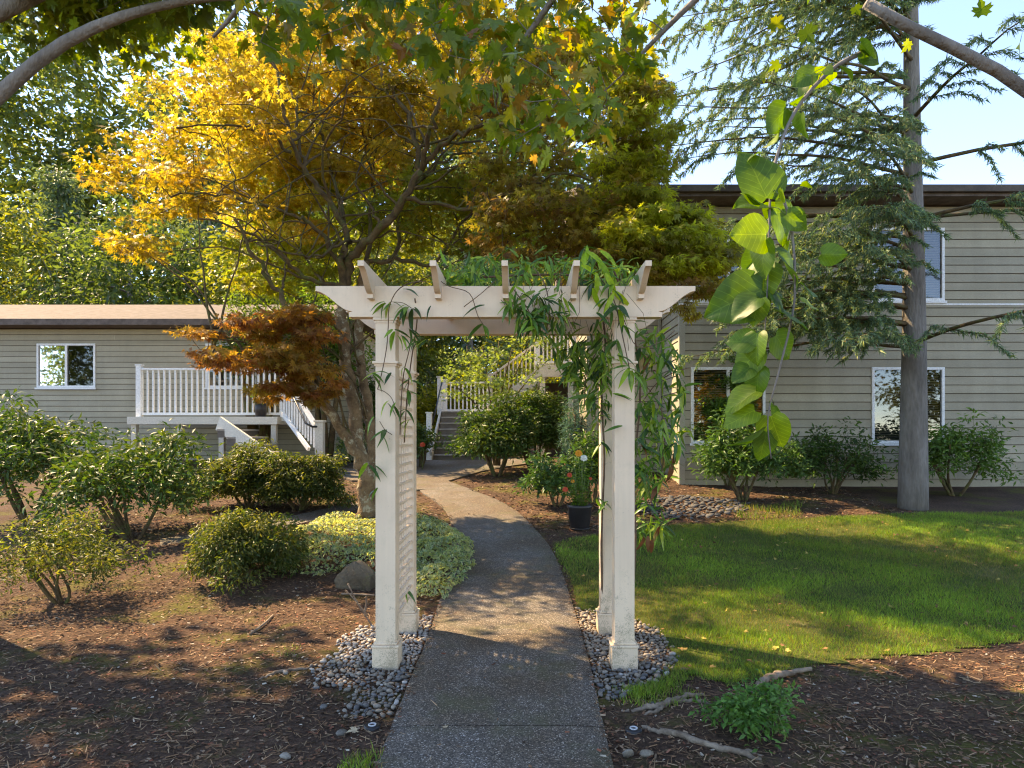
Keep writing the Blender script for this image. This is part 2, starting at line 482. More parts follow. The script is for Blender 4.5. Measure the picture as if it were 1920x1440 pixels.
def mat_concrete(name, k=1.0):
    """exposed aggregate: small stones in a dark paste, brown and mossy stains"""
    m, nt, out = newmat(name)
    p = nd(nt, 'ShaderNodeBsdfPrincipled'); nt.links.new(p.outputs[0], out.inputs[0])
    v = nd(nt, 'ShaderNodeTexVoronoi'); v.inputs['Scale'].default_value = 150; nt.links.new(pos(nt), v.inputs['Vector'])
    bw = nd(nt, 'ShaderNodeSeparateColor'); nt.links.new(v.outputs['Color'], bw.inputs[0])
    r = ramp(nt, [(0.0, tuple(k*c for c in (0.035, 0.031, 0.028))), (0.5, tuple(k*c for c in (0.095, 0.079, 0.064))), (0.78, tuple(k*c for c in (0.145, 0.121, 0.098))), (0.92, tuple(k*c for c in (0.225, 0.195, 0.165))), (1.0, tuple(k*c for c in (0.42, 0.40, 0.37)))])
    nt.links.new(bw.outputs[0], r.inputs[0])
    re = ramp(nt, [(0.0, 1.0), (0.75, 1.0), (1.0, 0.55)]);
    ml = nd(nt, 'ShaderNodeMath', operation='MULTIPLY'); ml.inputs[1].default_value = 1.5
    nt.links.new(v.outputs['Distance'], ml.inputs[0]); nt.links.new(ml.outputs[0], re.inputs[0])
    c = mixc(nt, 1.0, r.outputs[0], re.outputs[0], 'MULTIPLY')
    n1 = noise(nt, 0.9, 6, 0.65); r1 = ramp(nt, [(0.38, 0.0), (0.60, 0.85)]); nt.links.new(n1.outputs[0], r1.inputs[0])
    c = mixc(nt, r1.outputs[0], c, mixc(nt, 1.0, c, (0.72, 0.55, 0.38), 'MULTIPLY'))
    n2 = noise(nt, 1.7, 6, 0.7); r2 = ramp(nt, [(0.52, 0.0), (0.68, 0.6)]); nt.links.new(n2.outputs[0], r2.inputs[0])
    c = mixc(nt, r2.outputs[0], c, (0.075, 0.075, 0.025))
    nt.links.new(c, p.inputs['Base Color'])
    p.inputs['Roughness'].default_value = 0.85
    nt.links.new(bumpnode(nt, v.outputs['Distance'], -0.5, 0.004), p.inputs['Normal'])
    return m
M['aggregate'] = mat_concrete('exposed_aggregate', 1.35)
M['aggregate_far'] = mat_concrete('exposed_aggregate_pale', 1.3)

def mat_ground():
    m, nt, out = newmat('mulch_ground')
    p = nd(nt, 'ShaderNodeBsdfPrincipled'); nt.links.new(p.outputs[0], out.inputs[0])
    n1 = noise(nt, 38, 6, 0.7); r = ramp(nt, [(0.25, (0.028, 0.018, 0.013)), (0.48, (0.078, 0.046, 0.031)), (0.66, (0.14, 0.078, 0.052)), (0.85, (0.25, 0.16, 0.11))])
    nt.links.new(n1.outputs[0], r.inputs[0])
    n2 = noise(nt, 1.1, 5, 0.6); r2 = ramp(nt, [(0.40, 0.75), (0.65, 1.25)]); nt.links.new(n2.outputs[0], r2.inputs[0])
    c = mixc(nt, 1.0, r.outputs[0], r2.outputs[0], 'MULTIPLY')
    n3 = noise(nt, 1.35, 6, 0.68); r3 = ramp(nt, [(0.51, 0.0), (0.63, 0.85)]); nt.links.new(n3.outputs[0], r3.inputs[0])
    n4 = noise(nt, 160, 3); r4 = ramp(nt, [(0.3, (0.055, 0.055, 0.012)), (0.7, (0.14, 0.125, 0.03))]); nt.links.new(n4.outputs[0], r4.inputs[0])
    c = mixc(nt, r3.outputs[0], c, r4.outputs[0])
    nt.links.new(c, p.inputs['Base Color'])
    p.inputs['Roughness'].default_value = 0.95
    p.inputs['Specular IOR Level'].default_value = 0.15
    nt.links.new(bumpnode(nt, n1.outputs[0], 0.9, 0.02), p.inputs['Normal'])
    return m
M['ground'] = mat_ground()
M['lawn'] = mat_surface('lawn_soil', (0.05, 0.07, 0.018), (0.10, 0.11, 0.03), 0.95, 3, 120, 0.6, 0.02, 0.1, c3=(0.17, 0.13, 0.06), c3_scale=2.2, c3_lo=0.56, c3_hi=0.70)
M['chip'] = mat_leaf('bark_chip', 0.0, 0.9, 0.2, tint=(1, 1, 1))

def mat_glass():
    m, nt, out = newmat('window_glass')
    g = nd(nt, 'ShaderNodeBsdfGlossy'); g.inputs['Roughness'].default_value = 0.02; g.inputs['Color'].default_value = (0.9, 0.92, 0.95, 1)
    t = nd(nt, 'ShaderNodeBsdfTransparent'); t.inputs['Color'].default_value = (0.82, 0.86, 0.86, 1)
    fr = nd(nt, 'ShaderNodeFresnel'); fr.inputs['IOR'].default_value = 1.9
    mx = nd(nt, 'ShaderNodeMixShader'); nt.links.new(fr.outputs[0], mx.inputs[0])
    nt.links.new(t.outputs[0], mx.inputs[1]); nt.links.new(g.outputs[0], mx.inputs[2]); nt.links.new(mx.outputs[0], out.inputs[0])
    return m
M['glass'] = mat_glass()

# ------------------------------------------------------------------ leaf templates (unit length along +Y, face +Z)
def tpl_oval(w=0.42, fold=0.10, droop=0.12):
    V = np.array([(0,0,0), (-w/2,0.5,fold), (0,0.5,0), (w/2,0.5,fold), (0,1,-droop)], float)
    Fc = np.array([(0,2,1), (0,3,2), (1,2,4), (2,3,4)])
    return V, Fc

def tpl_lance(w=0.26, droop=0.35, seg=4):
    V = []; Fc = []
    for i in range(seg + 1):
        t = i / seg
        hw = w/2 * math.sin(math.pi * min(1, (t * 0.93 + 0.07)) ** 0.8)
        if i == seg: hw = 0.004
        z = -droop * t * t
        V += [(-hw, t, z + hw*0.35), (0, t, z), (hw, t, z + hw*0.35)]
    for i in range(seg):
        b = i * 3
        for k in (0, 1):
            Fc += [(b+k, b+k+1, b+k+4), (b+k, b+k+4, b+k+3)]
    return np.array(V, float), np.array(Fc)

def tpl_palm():
    """small five-lobed leaf as five narrow blades"""
    V = []; Fc = []
    for a, l in ((-75, .62), (-38, .85), (0, 1.0), (38, .85), (75, .62)):
        a = math.radians(a); d = np.array([math.sin(a), math.cos(a)]); n = np.array([d[1], -d[0]])
        b = len(V)
        for q, z in ((d*0.0, 0), (d*0.42*l + n*0.11, 0.03), (d*l, -0.06), (d*0.42*l - n*0.11, 0.03)):
            V.append((q[0], q[1] + 0.1, z))
        Fc += [(b, b+1, b+3), (b+1, b+2, b+3)]
    return np.array(V, float), np.array(Fc)

def tpl_outline(pts, fold=0.12, droop=0.15, centre=(0, 0.35)):
    V = [(centre[0], centre[1], -0.02)] + [(x, y, abs(x)*fold - droop*max(0, y-0.3)**2 - 0.35*fold*abs(x)**2*2) for x, y in pts]
    n = len(pts)
    return np.array(V, float), np.array([(0, 1+(i+1) % n, 1+i) for i in range(n)])

MAPLE_HALF = [(0.05, 0.02), (0.22, -0.10), (0.30, 0.02), (0.50, 0.05), (0.36, 0.20), (0.60, 0.38), (0.46, 0.42), (0.50, 0.58), (0.30, 0.50), (0.16, 0.46), (0.22, 0.66), (0.13, 0.74), (0.0, 1.0)]
MAPLE_OUT = MAPLE_HALF + [(-x, y) for x, y in MAPLE_HALF[-2::-1]]
HEART_HALF = [(0.0, 0.04), (0.12, -0.06), (0.28, -0.05), (0.40, 0.08), (0.43, 0.25), (0.38, 0.45), (0.27, 0.65), (0.13, 0.83), (0.0, 1.0)]
HEART_OUT = HEART_HALF + [(-x, y) for x, y in HEART_HALF[-2:0:-1]]

def basis(d, n):
    d = d / (np.linalg.norm(d, axis=1, keepdims=True) + 1e-9)
    x = np.cross(d, n); x /= (np.linalg.norm(x, axis=1, keepdims=True) + 1e-9)
    n2 = np.cross(x, d)
    return np.stack([x, d, n2], axis=2)          # columns x, y, z

def scatter(tpl, P, D, N, S, col=None, flutter=None):
    """leaves at P (n,3) pointing along D with face normal N and length S -> V, F, per-vertex colour"""
    V, Fc = tpl
    B = basis(np.asarray(D, float), np.asarray(N, float))
    S = np.broadcast_to(np.asarray(S, float), (len(P),))
    out = np.einsum('nij,vj->nvi', B, V) * S[:, None, None] + P[:, None, :]
    n, k = len(P), len(V)
    F2 = (Fc[None] + (np.arange(n) * k)[:, None, None]).reshape(-1, 3)
    c = None if col is None else np.repeat(col, k, axis=0)
    return out.reshape(-1, 3), F2, c

def merge(parts):
    V = []; Fc = []; C = []; b = 0
    for v, f, c in parts:
        V.append(v); Fc.append(f + b); C.append(c); b += len(v)
    return np.concatenate(V), np.concatenate(Fc), np.concatenate(C)

def rand_unit(n):
    v = rng.normal(size=(n, 3)); return v / np.linalg.norm(v, axis=1, keepdims=True)

def pick_cols(cols, n, jit=0.18, w=None):
    cols = np.array(cols, float)
    i = rng.choice(len(cols), n, p=w)
    j = rng.choice(len(cols), n, p=w); t = rng.random((n, 1)) * 0.5
    c = cols[i] * (1-t) + cols[j] * t
    return np.clip(c * (1 + rng.normal(0, jit, (n, 1))), 0.004, 0.9)

def clump_leaves(centres, rad, per, tpl, size, cols, flat=0.45, droop=0.35, up=0.8, colw=None, clump_jit=0.22):
    """leaves in soft flattened clumps: each clump has a tint of its own"""
    n = len(centres)
    C = np.repeat(centres, per, axis=0)
    r = np.repeat(np.broadcast_to(rad, (n,)), per)
    o = rand_unit(n*per) * (rng.random((n*per, 1)) ** 0.45)
    o[:, 2] *= flat
    P = C + o * r[:, None]
    D = o.copy(); D[:, 2] = D[:, 2]*0.3 - droop; D += rng.normal(0, 0.35, D.shape)
    N = rng.normal(0, 0.45, D.shape); N[:, 2] += up
    S = size * rng.uniform(0.65, 1.25, n*per)
    cc = pick_cols(cols, n, clump_jit, colw)
    col = np.repeat(cc, per, axis=0) * (0.6) + 0.4 * pick_cols(cols, n*per, 0.2, colw)
    col = np.clip(col * rng.uniform(0.75, 1.25, (n*per, 1)), 0.004, 0.9)
    return scatter(tpl, P, D, N, S, col)

def grow_twigs(nodes, rads, targets, mb, r_tip=0.006, sag=0.06, sides=4, gain=1.0):
    """link each target to the nearest node of the growing skeleton, nearest first"""
    nodes = [np.array(p, float) for p in nodes]; rads = list(rads)
    A = np.array(nodes); R = np.array(rads)
    d0 = np.min(np.linalg.norm(targets[:, None, :] - A[None], axis=2), axis=1)
    for ti in np.argsort(d0):
        t = targets[ti]
        d = np.linalg.norm(A - t, axis=1) + 0.6*np.maximum(0, A[:, 2] - t[2])
        i = int(np.argmin(d)); p = A[i]; L = np.linalg.norm(t - p)
        if L < 0.05: continue
        r0 = min(R[i]*0.7, r_tip + 0.011*L*gain)
        k = max(3, int(L/0.22) + 2)
        s = np.linspace(0, 1, k)[:, None]
        off = rng.normal(0, 0.035*L, 3)
        pts = p*(1-s) + t*s + np.sin(s*math.pi)*off + rng.normal(0, 0.012*L, (k, 3))*np.sin(s*math.pi)
        pts[:, 2] += (np.sin(s*math.pi)*sag*L)[:, 0]
        rr = np.linspace(r0, r_tip, k)
        mb.tube([Vector(q) for q in pts], list(rr), sides, cap=False)
        A = np.vstack([A, pts[1:]]); R = np.concatenate([R, rr[1:]])

# ================================================================== SETTING
# ---- ground: one sheet to the horizon, fine near the camera
def axis_coords(lo, hi, c, fine, half):
    core = np.arange(c - half, c + half + 1e-6, fine)
    def tail(start, end):
        out = []; s = fine; p = start
        while abs(p - start) < abs(end - start):
            s *= 1.35; p += s * (1 if end > start else -1); out.append(p)
        return out
    return np.array(sorted(tail(core[0], lo) + list(core) + tail(core[-1], hi)))
gx = axis_coords(-320, 320, 0, 0.12, 9.0)
gy = axis_coords(-60, 600, 9.0, 0.12, 10.5)
XX, YY = np.meshgrid(gx, gy)
ZZ = ground_z(XX, YY)
nx, ny = len(gx), len(gy)
idx = np.arange(nx*ny).reshape(ny, nx)
quads = np.stack([idx[:-1, :-1], idx[:-1, 1:], idx[1:, 1:], idx[1:, :-1]], axis=2).reshape(-1, 4)
o = obj_np('ground', np.stack([XX, YY, ZZ], 2).reshape(-1, 3), quads, M['ground'])
tag(o, 'brown bark mulch and bare soil of the garden beds', 'ground', kind='structure')

# ---- the walk: concrete slabs with open joints
walk = empty('path', (0, 0, 0), 'exposed aggregate concrete walk running under the arbor', 'path')
walk['kind'] = 'structure'
JOINTS = [-6.0, -3.6, -1.7, 0.1, 1.9, G(930, 1372).y, G(950, 1197).y, G(950, 1084).y, G(920, 995).y, PATH[-1][0]]
PY = np.array([p[0] for p in PATH]); PL = np.array([p[1] for p in PATH]); PR = np.array([p[2] for p in PATH])
def smooth_interp(y, xs):
    return sum(np.interp(y + d, PY, xs) for d in (-0.3, -0.15, 0, 0.15, 0.3)) / 5
for a, b in zip(JOINTS[:-1], JOINTS[1:]):
    n = max(3, int((b - a) / 0.18))
    ys = np.linspace(a + 0.006, b - 0.006, n)
    V = []; Fc = []
    wob = 0.004
    cols = 9
    for y in ys:
        l = float(smooth_interp(y, PL)) + random.uniform(-wob, wob); r = float(smooth_interp(y, PR)) + random.uniform(-wob, wob)
        for k in range(cols):
            x = l + (r - l) * k / (cols - 1)
            e = 0.012 if k in (0, cols-1) else 0
            V.append((x, y, float(base_z(x, y)) + 0.035 - e))
        V.append((l, y, float(base_z(l, y)) - 0.08)); V.append((r, y, float(base_z(r, y)) - 0.08))
    st = cols + 2
    for i in range(n-1):
        p, q = i*st, (i+1)*st
        for k in range(cols-1):
            Fc.append((p+k, p+k+1, q+k+1, q+k))
        Fc.append((p+cols, p, q, q+cols)); Fc.append((p+cols-1, p+cols+1, q+cols+1, q+cols-1))
    for i in (0, n-1):
        p = i*st
        for k in range(cols-1):      # end faces in the joint
            zl = [V[p+k], V[p+k+1]]
            bi = len(V)
            V += [(zl[0][0], zl[0][1], zl[0][2]-0.09), (zl[1][0], zl[1][1], zl[1][2]-0.09)]
            Fc.append((p+k, p+k+1, bi+1, bi))
    obj_np('slab', V, Fc, M['aggregate'], walk, smooth=False)

def paving(name, pxs, label, lift=0.03, mat='aggregate_far', sub=0.25):
    """flat paving laid on the slope inside a pixel outline"""
    poly = [(p.x, p.y) for p in (G(*q) for q in pxs)]
    mb = MB()
    import bmesh
    bm = bmesh.new()
    vs_ = [bm.verts.new((x, y, 0)) for x, y in poly]
    f = bm.faces.new(vs_)
    bmesh.ops.triangulate(bm, faces=[f])
    for _ in range(3):
        bmesh.ops.subdivide_edges(bm, edges=bm.edges[:], cuts=1, use_grid_fill=True)
        bmesh.ops.triangulate(bm, faces=bm.faces[:])
    for v in bm.verts:
        v.co.z = float(base_z(v.co.x, v.co.y)) + lift
    ext = bmesh.ops.extrude_edge_only(bm, edges=[e for e in bm.edges if len(e.link_faces) == 1])
    for e in ext['geom']:
        if isinstance(e, bmesh.types.BMVert): e.co.z -= 0.1
    bmesh.ops.recalc_face_normals(bm, faces=bm.faces)
    me = bpy.data.meshes.new(name); bm.to_mesh(me); bm.free(); me.materials.append(M[mat])
    o = link_mesh(name, me); tag(o, label, 'path', kind='structure')
    return o
paving('pavement', [(783, 920.5), (884, 920.5), (858, 911), (840, 904), (870, 895), (905, 885), (960, 875), (1010, 868), (1010, 861.5), (806, 861.5), (808, 868), (800, 880), (785, 888), (740, 890), (690, 889), (660, 893), (632, 884), (618, 868), (600, 862), (560, 862), (560, 868), (600, 872), (625, 890), (660, 903), (735, 905)],
       'pale concrete landing at the foot of the far stairs')
paving('side_path', [(300, 1015), (480, 985), (560, 968), (640, 950), (672, 946), (682, 956), (640, 966), (560, 986), (480, 1008), (300, 1045)], 'narrow side walk crossing the bed behind the leaning maple', mat='aggregate')

# ---- lawn sheet and grass blades
LAWN_PX = [(1037, 1022), (1075, 1010), (1130, 1003), (1200, 993), (1290, 985), (1440, 976), (1600, 968), (1920, 960), (1920, 1200), (1700, 1230), (1560, 1245), (1440, 1268), (1360, 1285), (1290, 1270), (1240, 1300), (1190, 1312), (1165, 1296), (1230, 1282), (1262, 1240), (1240, 1190), (1195, 1165), (1130, 1150), (1080, 1146), (1066, 1092)]
LAWN = [(p.x, p.y) for p in (G(*q) for q in LAWN_PX)]
LAWN = [(x + 0.02, y) for x, y in LAWN]
lx0, lx1 = min(p[0] for p in LAWN), max(p[0] for p in LAWN)
ly0, ly1 = min(p[1] for p in LAWN), max(p[1] for p in LAWN)
ax = np.arange(lx0 - 0.1, lx1 + 0.1, 0.10); ay = np.arange(ly0 - 0.1, ly1 + 0.1, 0.10)
AX, AY = np.meshgrid(ax, ay)
ins = in_poly(AX + 0.05, AY + 0.05, LAWN)[:-1, :-1]
ids = np.arange(AX.size).reshape(AX.shape)
q = np.stack([ids[:-1, :-1], ids[:-1, 1:], ids[1:, 1:], ids[1:, :-1]], 2)[ins]
AZ = ground_z(AX, AY) + 0.010
used = np.unique(q); remap = -np.ones(AX.size, int); remap[used] = np.arange(len(used))
o = obj_np('lawn', np.stack([AX, AY, AZ], 2).reshape(-1, 3)[used], remap[q], M['lawn'])
tag(o, 'mown green lawn to the right of the walk', 'lawn', kind='structure')

def blade_tpl():
    return np.array([(-0.045, 0, 0), (0.045, 0, 0), (-0.03, 0.55, -0.03), (0.03, 0.55, -0.03), (0, 1, -0.16)], float), np.array([(0, 1, 3), (0, 3, 2), (2, 3, 4)])

def grass_patch(n, poly, h, cols, dens=None):
    x0, x1 = min(p[0] for p in poly), max(p[0] for p in poly); y0, y1 = min(p[1] for p in poly), max(p[1] for p in poly)
    X = rng.uniform(x0, x1, n*3); Y = y0 + (y1-y0) * rng.random(n*3) ** 1.5
    k = in_poly(X, Y, poly)
    k &= (np.abs(X) < 0.85*Y + 0.5)
    X, Y = X[k][:n], Y[k][:n]
    X = X + rng.normal(0, .03, len(X)); Y = Y + rng.normal(0, .03, len(Y))
    nz = 0.5 + 0.5*np.sin(X*3.1 + 2*np.sin(Y*2.3)) * np.cos(Y*2.9 + np.sin(X*1.7))
    keep = rng.random(len(X)) < (0.55 + 0.45*nz); X, Y, nz = X[keep], Y[keep], nz[keep]
    Z = ground_z(X, Y) + 0.012
    P = np.stack([X, Y, Z], 1)
    D = rng.normal(0, 0.42, P.shape); D[:, 2] = 1
    N = rng.normal(0, 1, P.shape); N[:, 2] = 0.3
    S = h * rng.uniform(0.55, 1.3, len(P)) * (0.75 + 0.5*nz) * (0.8 + 0.03*Y)
    col = pick_cols(cols, len(P), 0.22) * (0.78 + 0.5*nz[:, None]) * (1 + 0.25*np.sin(X*0.9 + 1.7*np.sin(Y*.8)))[:, None]
    dry = (rng.random(len(P)) < 0.10 + 0.45*(1-nz)*(np.sin(X*1.3+Y*0.9) > 0.2))
    col[dry] = pick_cols([(0.26, 0.21, 0.09), (0.19, 0.17, 0.06)], int(dry.sum()), 0.15)
    return scatter(blade_tpl(), P, D, N, S, col)
GCOL = [(0.095, 0.18, 0.028), (0.14, 0.235, 0.036), (0.20, 0.28, 0.045), (0.10, 0.19, 0.036)]
V, Fc, C = grass_patch(210000, LAWN, 0.036, GCOL)
tag(obj_np('grass', V, Fc, M['grass'], None, True, C), 'short green grass blades of the lawn', 'grass', kind='stuff')

n = 420
X = rng.uniform(lx0, min(lx1, 7.5), n*3); Y = ly0 + (ly1-ly0)*rng.random(n*3)**1.3; k = in_poly(X, Y, LAWN); X, Y = X[k][:n], Y[k][:n]; n = len(X)
P = np.stack([X, Y, ground_z(X, Y) + rng.uniform(.02, .04, n)], 1); D = rng.normal(0, 1, (n, 3)); D[:, 2] *= .2; N = rng.normal(0, .35, (n, 3)); N[:, 2] += 1
V, Fc, C = scatter(tpl_outline(MAPLE_OUT, 0.3, 0.3), P, D, N, rng.uniform(.02, .05, n), pick_cols([(0.32, 0.20, 0.07), (0.22, 0.11, 0.05), (0.42, 0.33, 0.09), (0.14, 0.07, 0.04)], n))
tag(obj_np('fallen_leaves', V, Fc, M['chip'], None, False, C), 'small dry leaves scattered over the lawn', 'leaf litter', kind='stuff')

# a few thin grass tufts growing in the bare soil beside the walk
for (pxs, n, h, lab) in [([(660, 1425), (705, 1420), (700, 1475), (620, 1475)], 420, 0.06, 'small tuft of grass at the left edge of the walk'),
                         ([(1160, 1300), (1250, 1290), (1330, 1310), (1260, 1330), (1170, 1325)], 450, 0.04, 'thin dark grass growing over the surface roots'),
                         ([(528, 1218), (560, 1216), (556, 1232), (530, 1234)], 90, 0.03, 'tiny grass tuft in the mulch left of the arbor'),
                         ([(1390, 955), (1500, 948), (1500, 975), (1380, 975)], 900, 0.09, 'rough grass at the edge of the stone bed')]:
    poly = [(p.x, p.y) for p in (G(*q_) for q_ in pxs)]
    V, Fc, C = grass_patch(n, poly, h, GCOL)
    tag(obj_np('grass_tuft', V, Fc, M['grass'], None, True, C), lab, 'grass', kind='stuff')

# ---- loose chips, needles and leaf litter on the mulch
def litter(n, xr, yr, name, label, size, avoid=True):
    X = rng.uniform(*xr, n); Y = yr[0] + (yr[1]-yr[0]) * rng.random(n) ** 1.6
    k = (np.abs(X) < 0.85*Y + 0.5) & ~in_poly(X, Y, LAWN)
    if avoid:
        k &= ~on_path(X, Y, -0.03) | (rng.random(n) < 0.014)
    X, Y = X[k], Y[k]
    on = on_path(X, Y, 0.015)
    Z = np.where(on, base_z(X, Y) + 0.038, ground_z(X, Y) + 0.006)
    P = np.stack([X, Y, Z], 1); n = len(P)
    D = rng.normal(0, 1, P.shape); D[:, 2] *= 0.12
    N = rng.normal(0, 0.45, P.shape); N[:, 2] = 1
    kind = rng.random(n)
    chip = (np.array([(-0.22, 0, 0), (0.22, 0.05, 0), (0.16, 1, 0.05), (-0.18, 0.92, 0.08)]), np.array([(0, 1, 2), (0, 2, 3)]))
    need = (np.array([(-0.05, 0, 0), (0.05, 0, 0), (0.03, 1, 0.08), (-0.03, 1, 0.08)]), np.array([(0, 1, 2), (0, 2, 3)]))
    a = kind < 0.6
    c1 = pick_cols([(0.06, 0.035, 0.022), (0.13, 0.07, 0.04), (0.20, 0.10, 0.055), (0.30, 0.20, 0.13), (0.22, 0.075, 0.045), (0.42, 0.36, 0.28)], int(a.sum()), 0.2, [.3, .25, .2, .1, .1, .05])
    c2 = pick_cols([(0.24, 0.13, 0.07), (0.33, 0.22, 0.13), (0.12, 0.07, 0.04)], int((~a).sum()), 0.2)
    V, Fc, C = merge([scatter(chip, P[a], D[a], N[a], size*rng.uniform(0.5, 1.6, int(a.sum())), c1),
                      scatter(need, P[~a], D[~a], N[~a], size*rng.uniform(1.2, 3.2, int((~a).sum())), c2)])
    tag(obj_np(name, V, Fc, M['chip'], None, False, C), label, 'mulch', kind='stuff')
litter(120000, (-6.5, 5.5), (2.4, 9.5), 'mulch_litter', 'loose bark chips and needles on the garden beds', 0.021)
litter(34000, (-7, 6.5), (9.5, 16.5), 'bark_mulch', 'reddish bark mulch around the far shrubs', 0.035)

# ================================================================== ARBOR
Y0 = 4.66; PD = 0.14; SP = 0.80
ZB, ZT = 2.469, 2.685
arbor = empty('arbor', (-0.112, Y0 + 0.47, 0), 'cream painted timber arbor with four posts and five curved rafters over the walk', 'arbor')
XL0, XL1, XR0, XR1 = -1.018, -0.878, 0.654, 0.794
for (xa, xb) in ((XL0, XL1), (XR0, XR1)):
    for yb in (Y0, Y0 + SP):
        zg = float(base_z(0.5*(xa+xb), yb)) - 0.05
        mb = MB(); mb.box(xa, xb, yb, yb + PD, zg, ZB)
        post = mb.build('post', M['cream'], arbor, bevel=0.004)
        mb = MB(); e = 0.020
        mb.box(xa-e, xb+e, yb-e, yb+PD+e, zg - 0.02, zg + 0.205)
        mb.build('plinth', M['cream'], post, bevel=0.005)
        mb = MB()
        mb.box(xa-e-0.006, xb+e+0.006, yb-e-0.006, yb+PD+e+0.006, zg + 0.2055, zg + 0.222)
        mb.box(xa-0.010, xb+0.010, yb-0.010, yb+PD+0.010, zg + 0.2225, zg + 0.240)
        mb.build('plinth_moulding', M['cream'], post, bevel=0.005)
        mb = MB()
        mb.box(xa-0.008, xb+0.008, yb-0.008, yb+PD+0.008, 2.128, 2.143)
        mb.box(xa-0.020, xb+0.020, yb-0.020, yb+PD+0.020, 2.1435, 2.162)
        mb.build('neck_moulding', M['cream'], post, bevel=0.004)
        mb = MB()
        mb.box(xa-0.006, xb+0.006, yb-0.006, yb+PD+0.006, ZB-0.040, ZB-0.022)
        mb.box(xa-0.014, xb+0.014, yb-0.014, yb+PD+0.014, ZB-0.0215, ZB-0.001)
        mb.build('capital', M['cream'], post, bevel=0.003)

def sstep(t): return t*t*(3-2*t)
def beam_outline():
    xl, xr = -1.432, 1.2155
    pts = [(xl, ZT), (xl, ZT - 0.036)]
    for i in range(1, 13):
        t = i/12; pts.append((xl + t*0.250, ZT - 0.036 - 0.140*sstep(t)))
    pts += [(xl + 0.252, ZT - 0.180), (xl + 0.232, ZT - 0.182), (xl + 0.232, ZB)]
    right = [(xl + xr - x, z) for x, z in pts][::-1]
    return pts + right
for yb in (Y0 + 0.030, Y0 + SP + 0.030):
    mb = MB(); mb.prism(beam_outline(), 'y', yb - 0.045, yb + 0.055)
    mb.build('beam', M['cream'], arbor, bevel=0.002)
    # caulked joint block at the right end of the beam
yt, yq = Y0 - 0.35, Y0 + SP + PD + 0.35
def rafter_outline():
    zt, zb = 2.777, 2.585
    pts = [(yt, zt), (yt, zt - 0.036)]
    for i in range(1, 13):
        t = i/12; pts.append((yt + t*0.272, zt - 0.036 - 0.122*sstep(t)))
    pts += [(yt + 0.274, zt - 0.160), (yt + 0.262, zt - 0.162), (yt + 0.262, zb)]
    back = [(yt + yq - y, z) for y, z in pts][::-1]
    return pts + back
for cx_ in (-1.037, -0.571, -0.106, 0.360, 0.825):
    mb = MB(); mb.prism(rafter_outline(), 'x', cx_ - 0.0205, cx_ + 0.0205)
    mb.build('rafter', M['cream'], arbor, bevel=0.002)
# trellis of thin slats between the two posts on the mulch side
xt = 0.5*(XL0 + XL1) + 0.045
for k_ in range(25):
    z_ = 0.34 + 0.072*k_
    mb = MB(); mb.box(xt-0.008, xt+0.008, Y0+PD-0.004, Y0+SP+0.004, z_-0.010, z_+0.010); mb.build('trellis_slat', M['cream'], arbor)
for k_ in range(6):
    y_ = Y0 + PD + 0.09 + 0.096*k_
    mb = MB(); mb.box(xt-0.021, xt-0.0085, y_-0.010, y_+0.010, 0.27, 2.13); mb.build('trellis_slat', M['cream'], arbor)
# ================================================================== PEBBLES
def pebble_mesh(k):
    r = np.random.default_rng(k)
    V = [(0, 0, -1)]; Fc = []
    rows, cols = 3, 7
    for i in range(1, rows + 1):
        ph = -math.pi/2 + math.pi*i/(rows+1)
        for j in range(cols):
            th = 2*math.pi*j/cols
            s = 1 + r.normal(0, 0.09)
            V.append((math.cos(ph)*math.cos(th)*s, math.cos(ph)*math.sin(th)*s*0.78, math.sin(ph)*(1 + r.normal(0, 0.05))))
    V.append((0, 0, 1)); top = len(V) - 1
    for j in range(cols):
        Fc.append((0, 1+(j+1) % cols, 1+j))
        Fc.append((top, 1+(rows-1)*cols+j, 1+(rows-1)*cols+(j+1) % cols))
        for i in range(rows-1):
            a, b = 1+i*cols+j, 1+i*cols+(j+1) % cols
            Fc += [(a, b, b+cols), (a, b+cols, a+cols)]
    V = np.array(V); V[:, 2] *= 0.50; V[:, 1] *= [0.85, 1.0, 0.75, 0.95, 0.68, 0.9][k]
    return tri_mesh('pebble', V, np.array(Fc), M['pebble'], True)
PEB = [pebble_mesh(k) for k in range(6)]
SLATE = []
for _m in PEB:
    _c = _m.copy(); _c.materials.clear(); _c.materials.append(M['slate']); SLATE.append(_c)

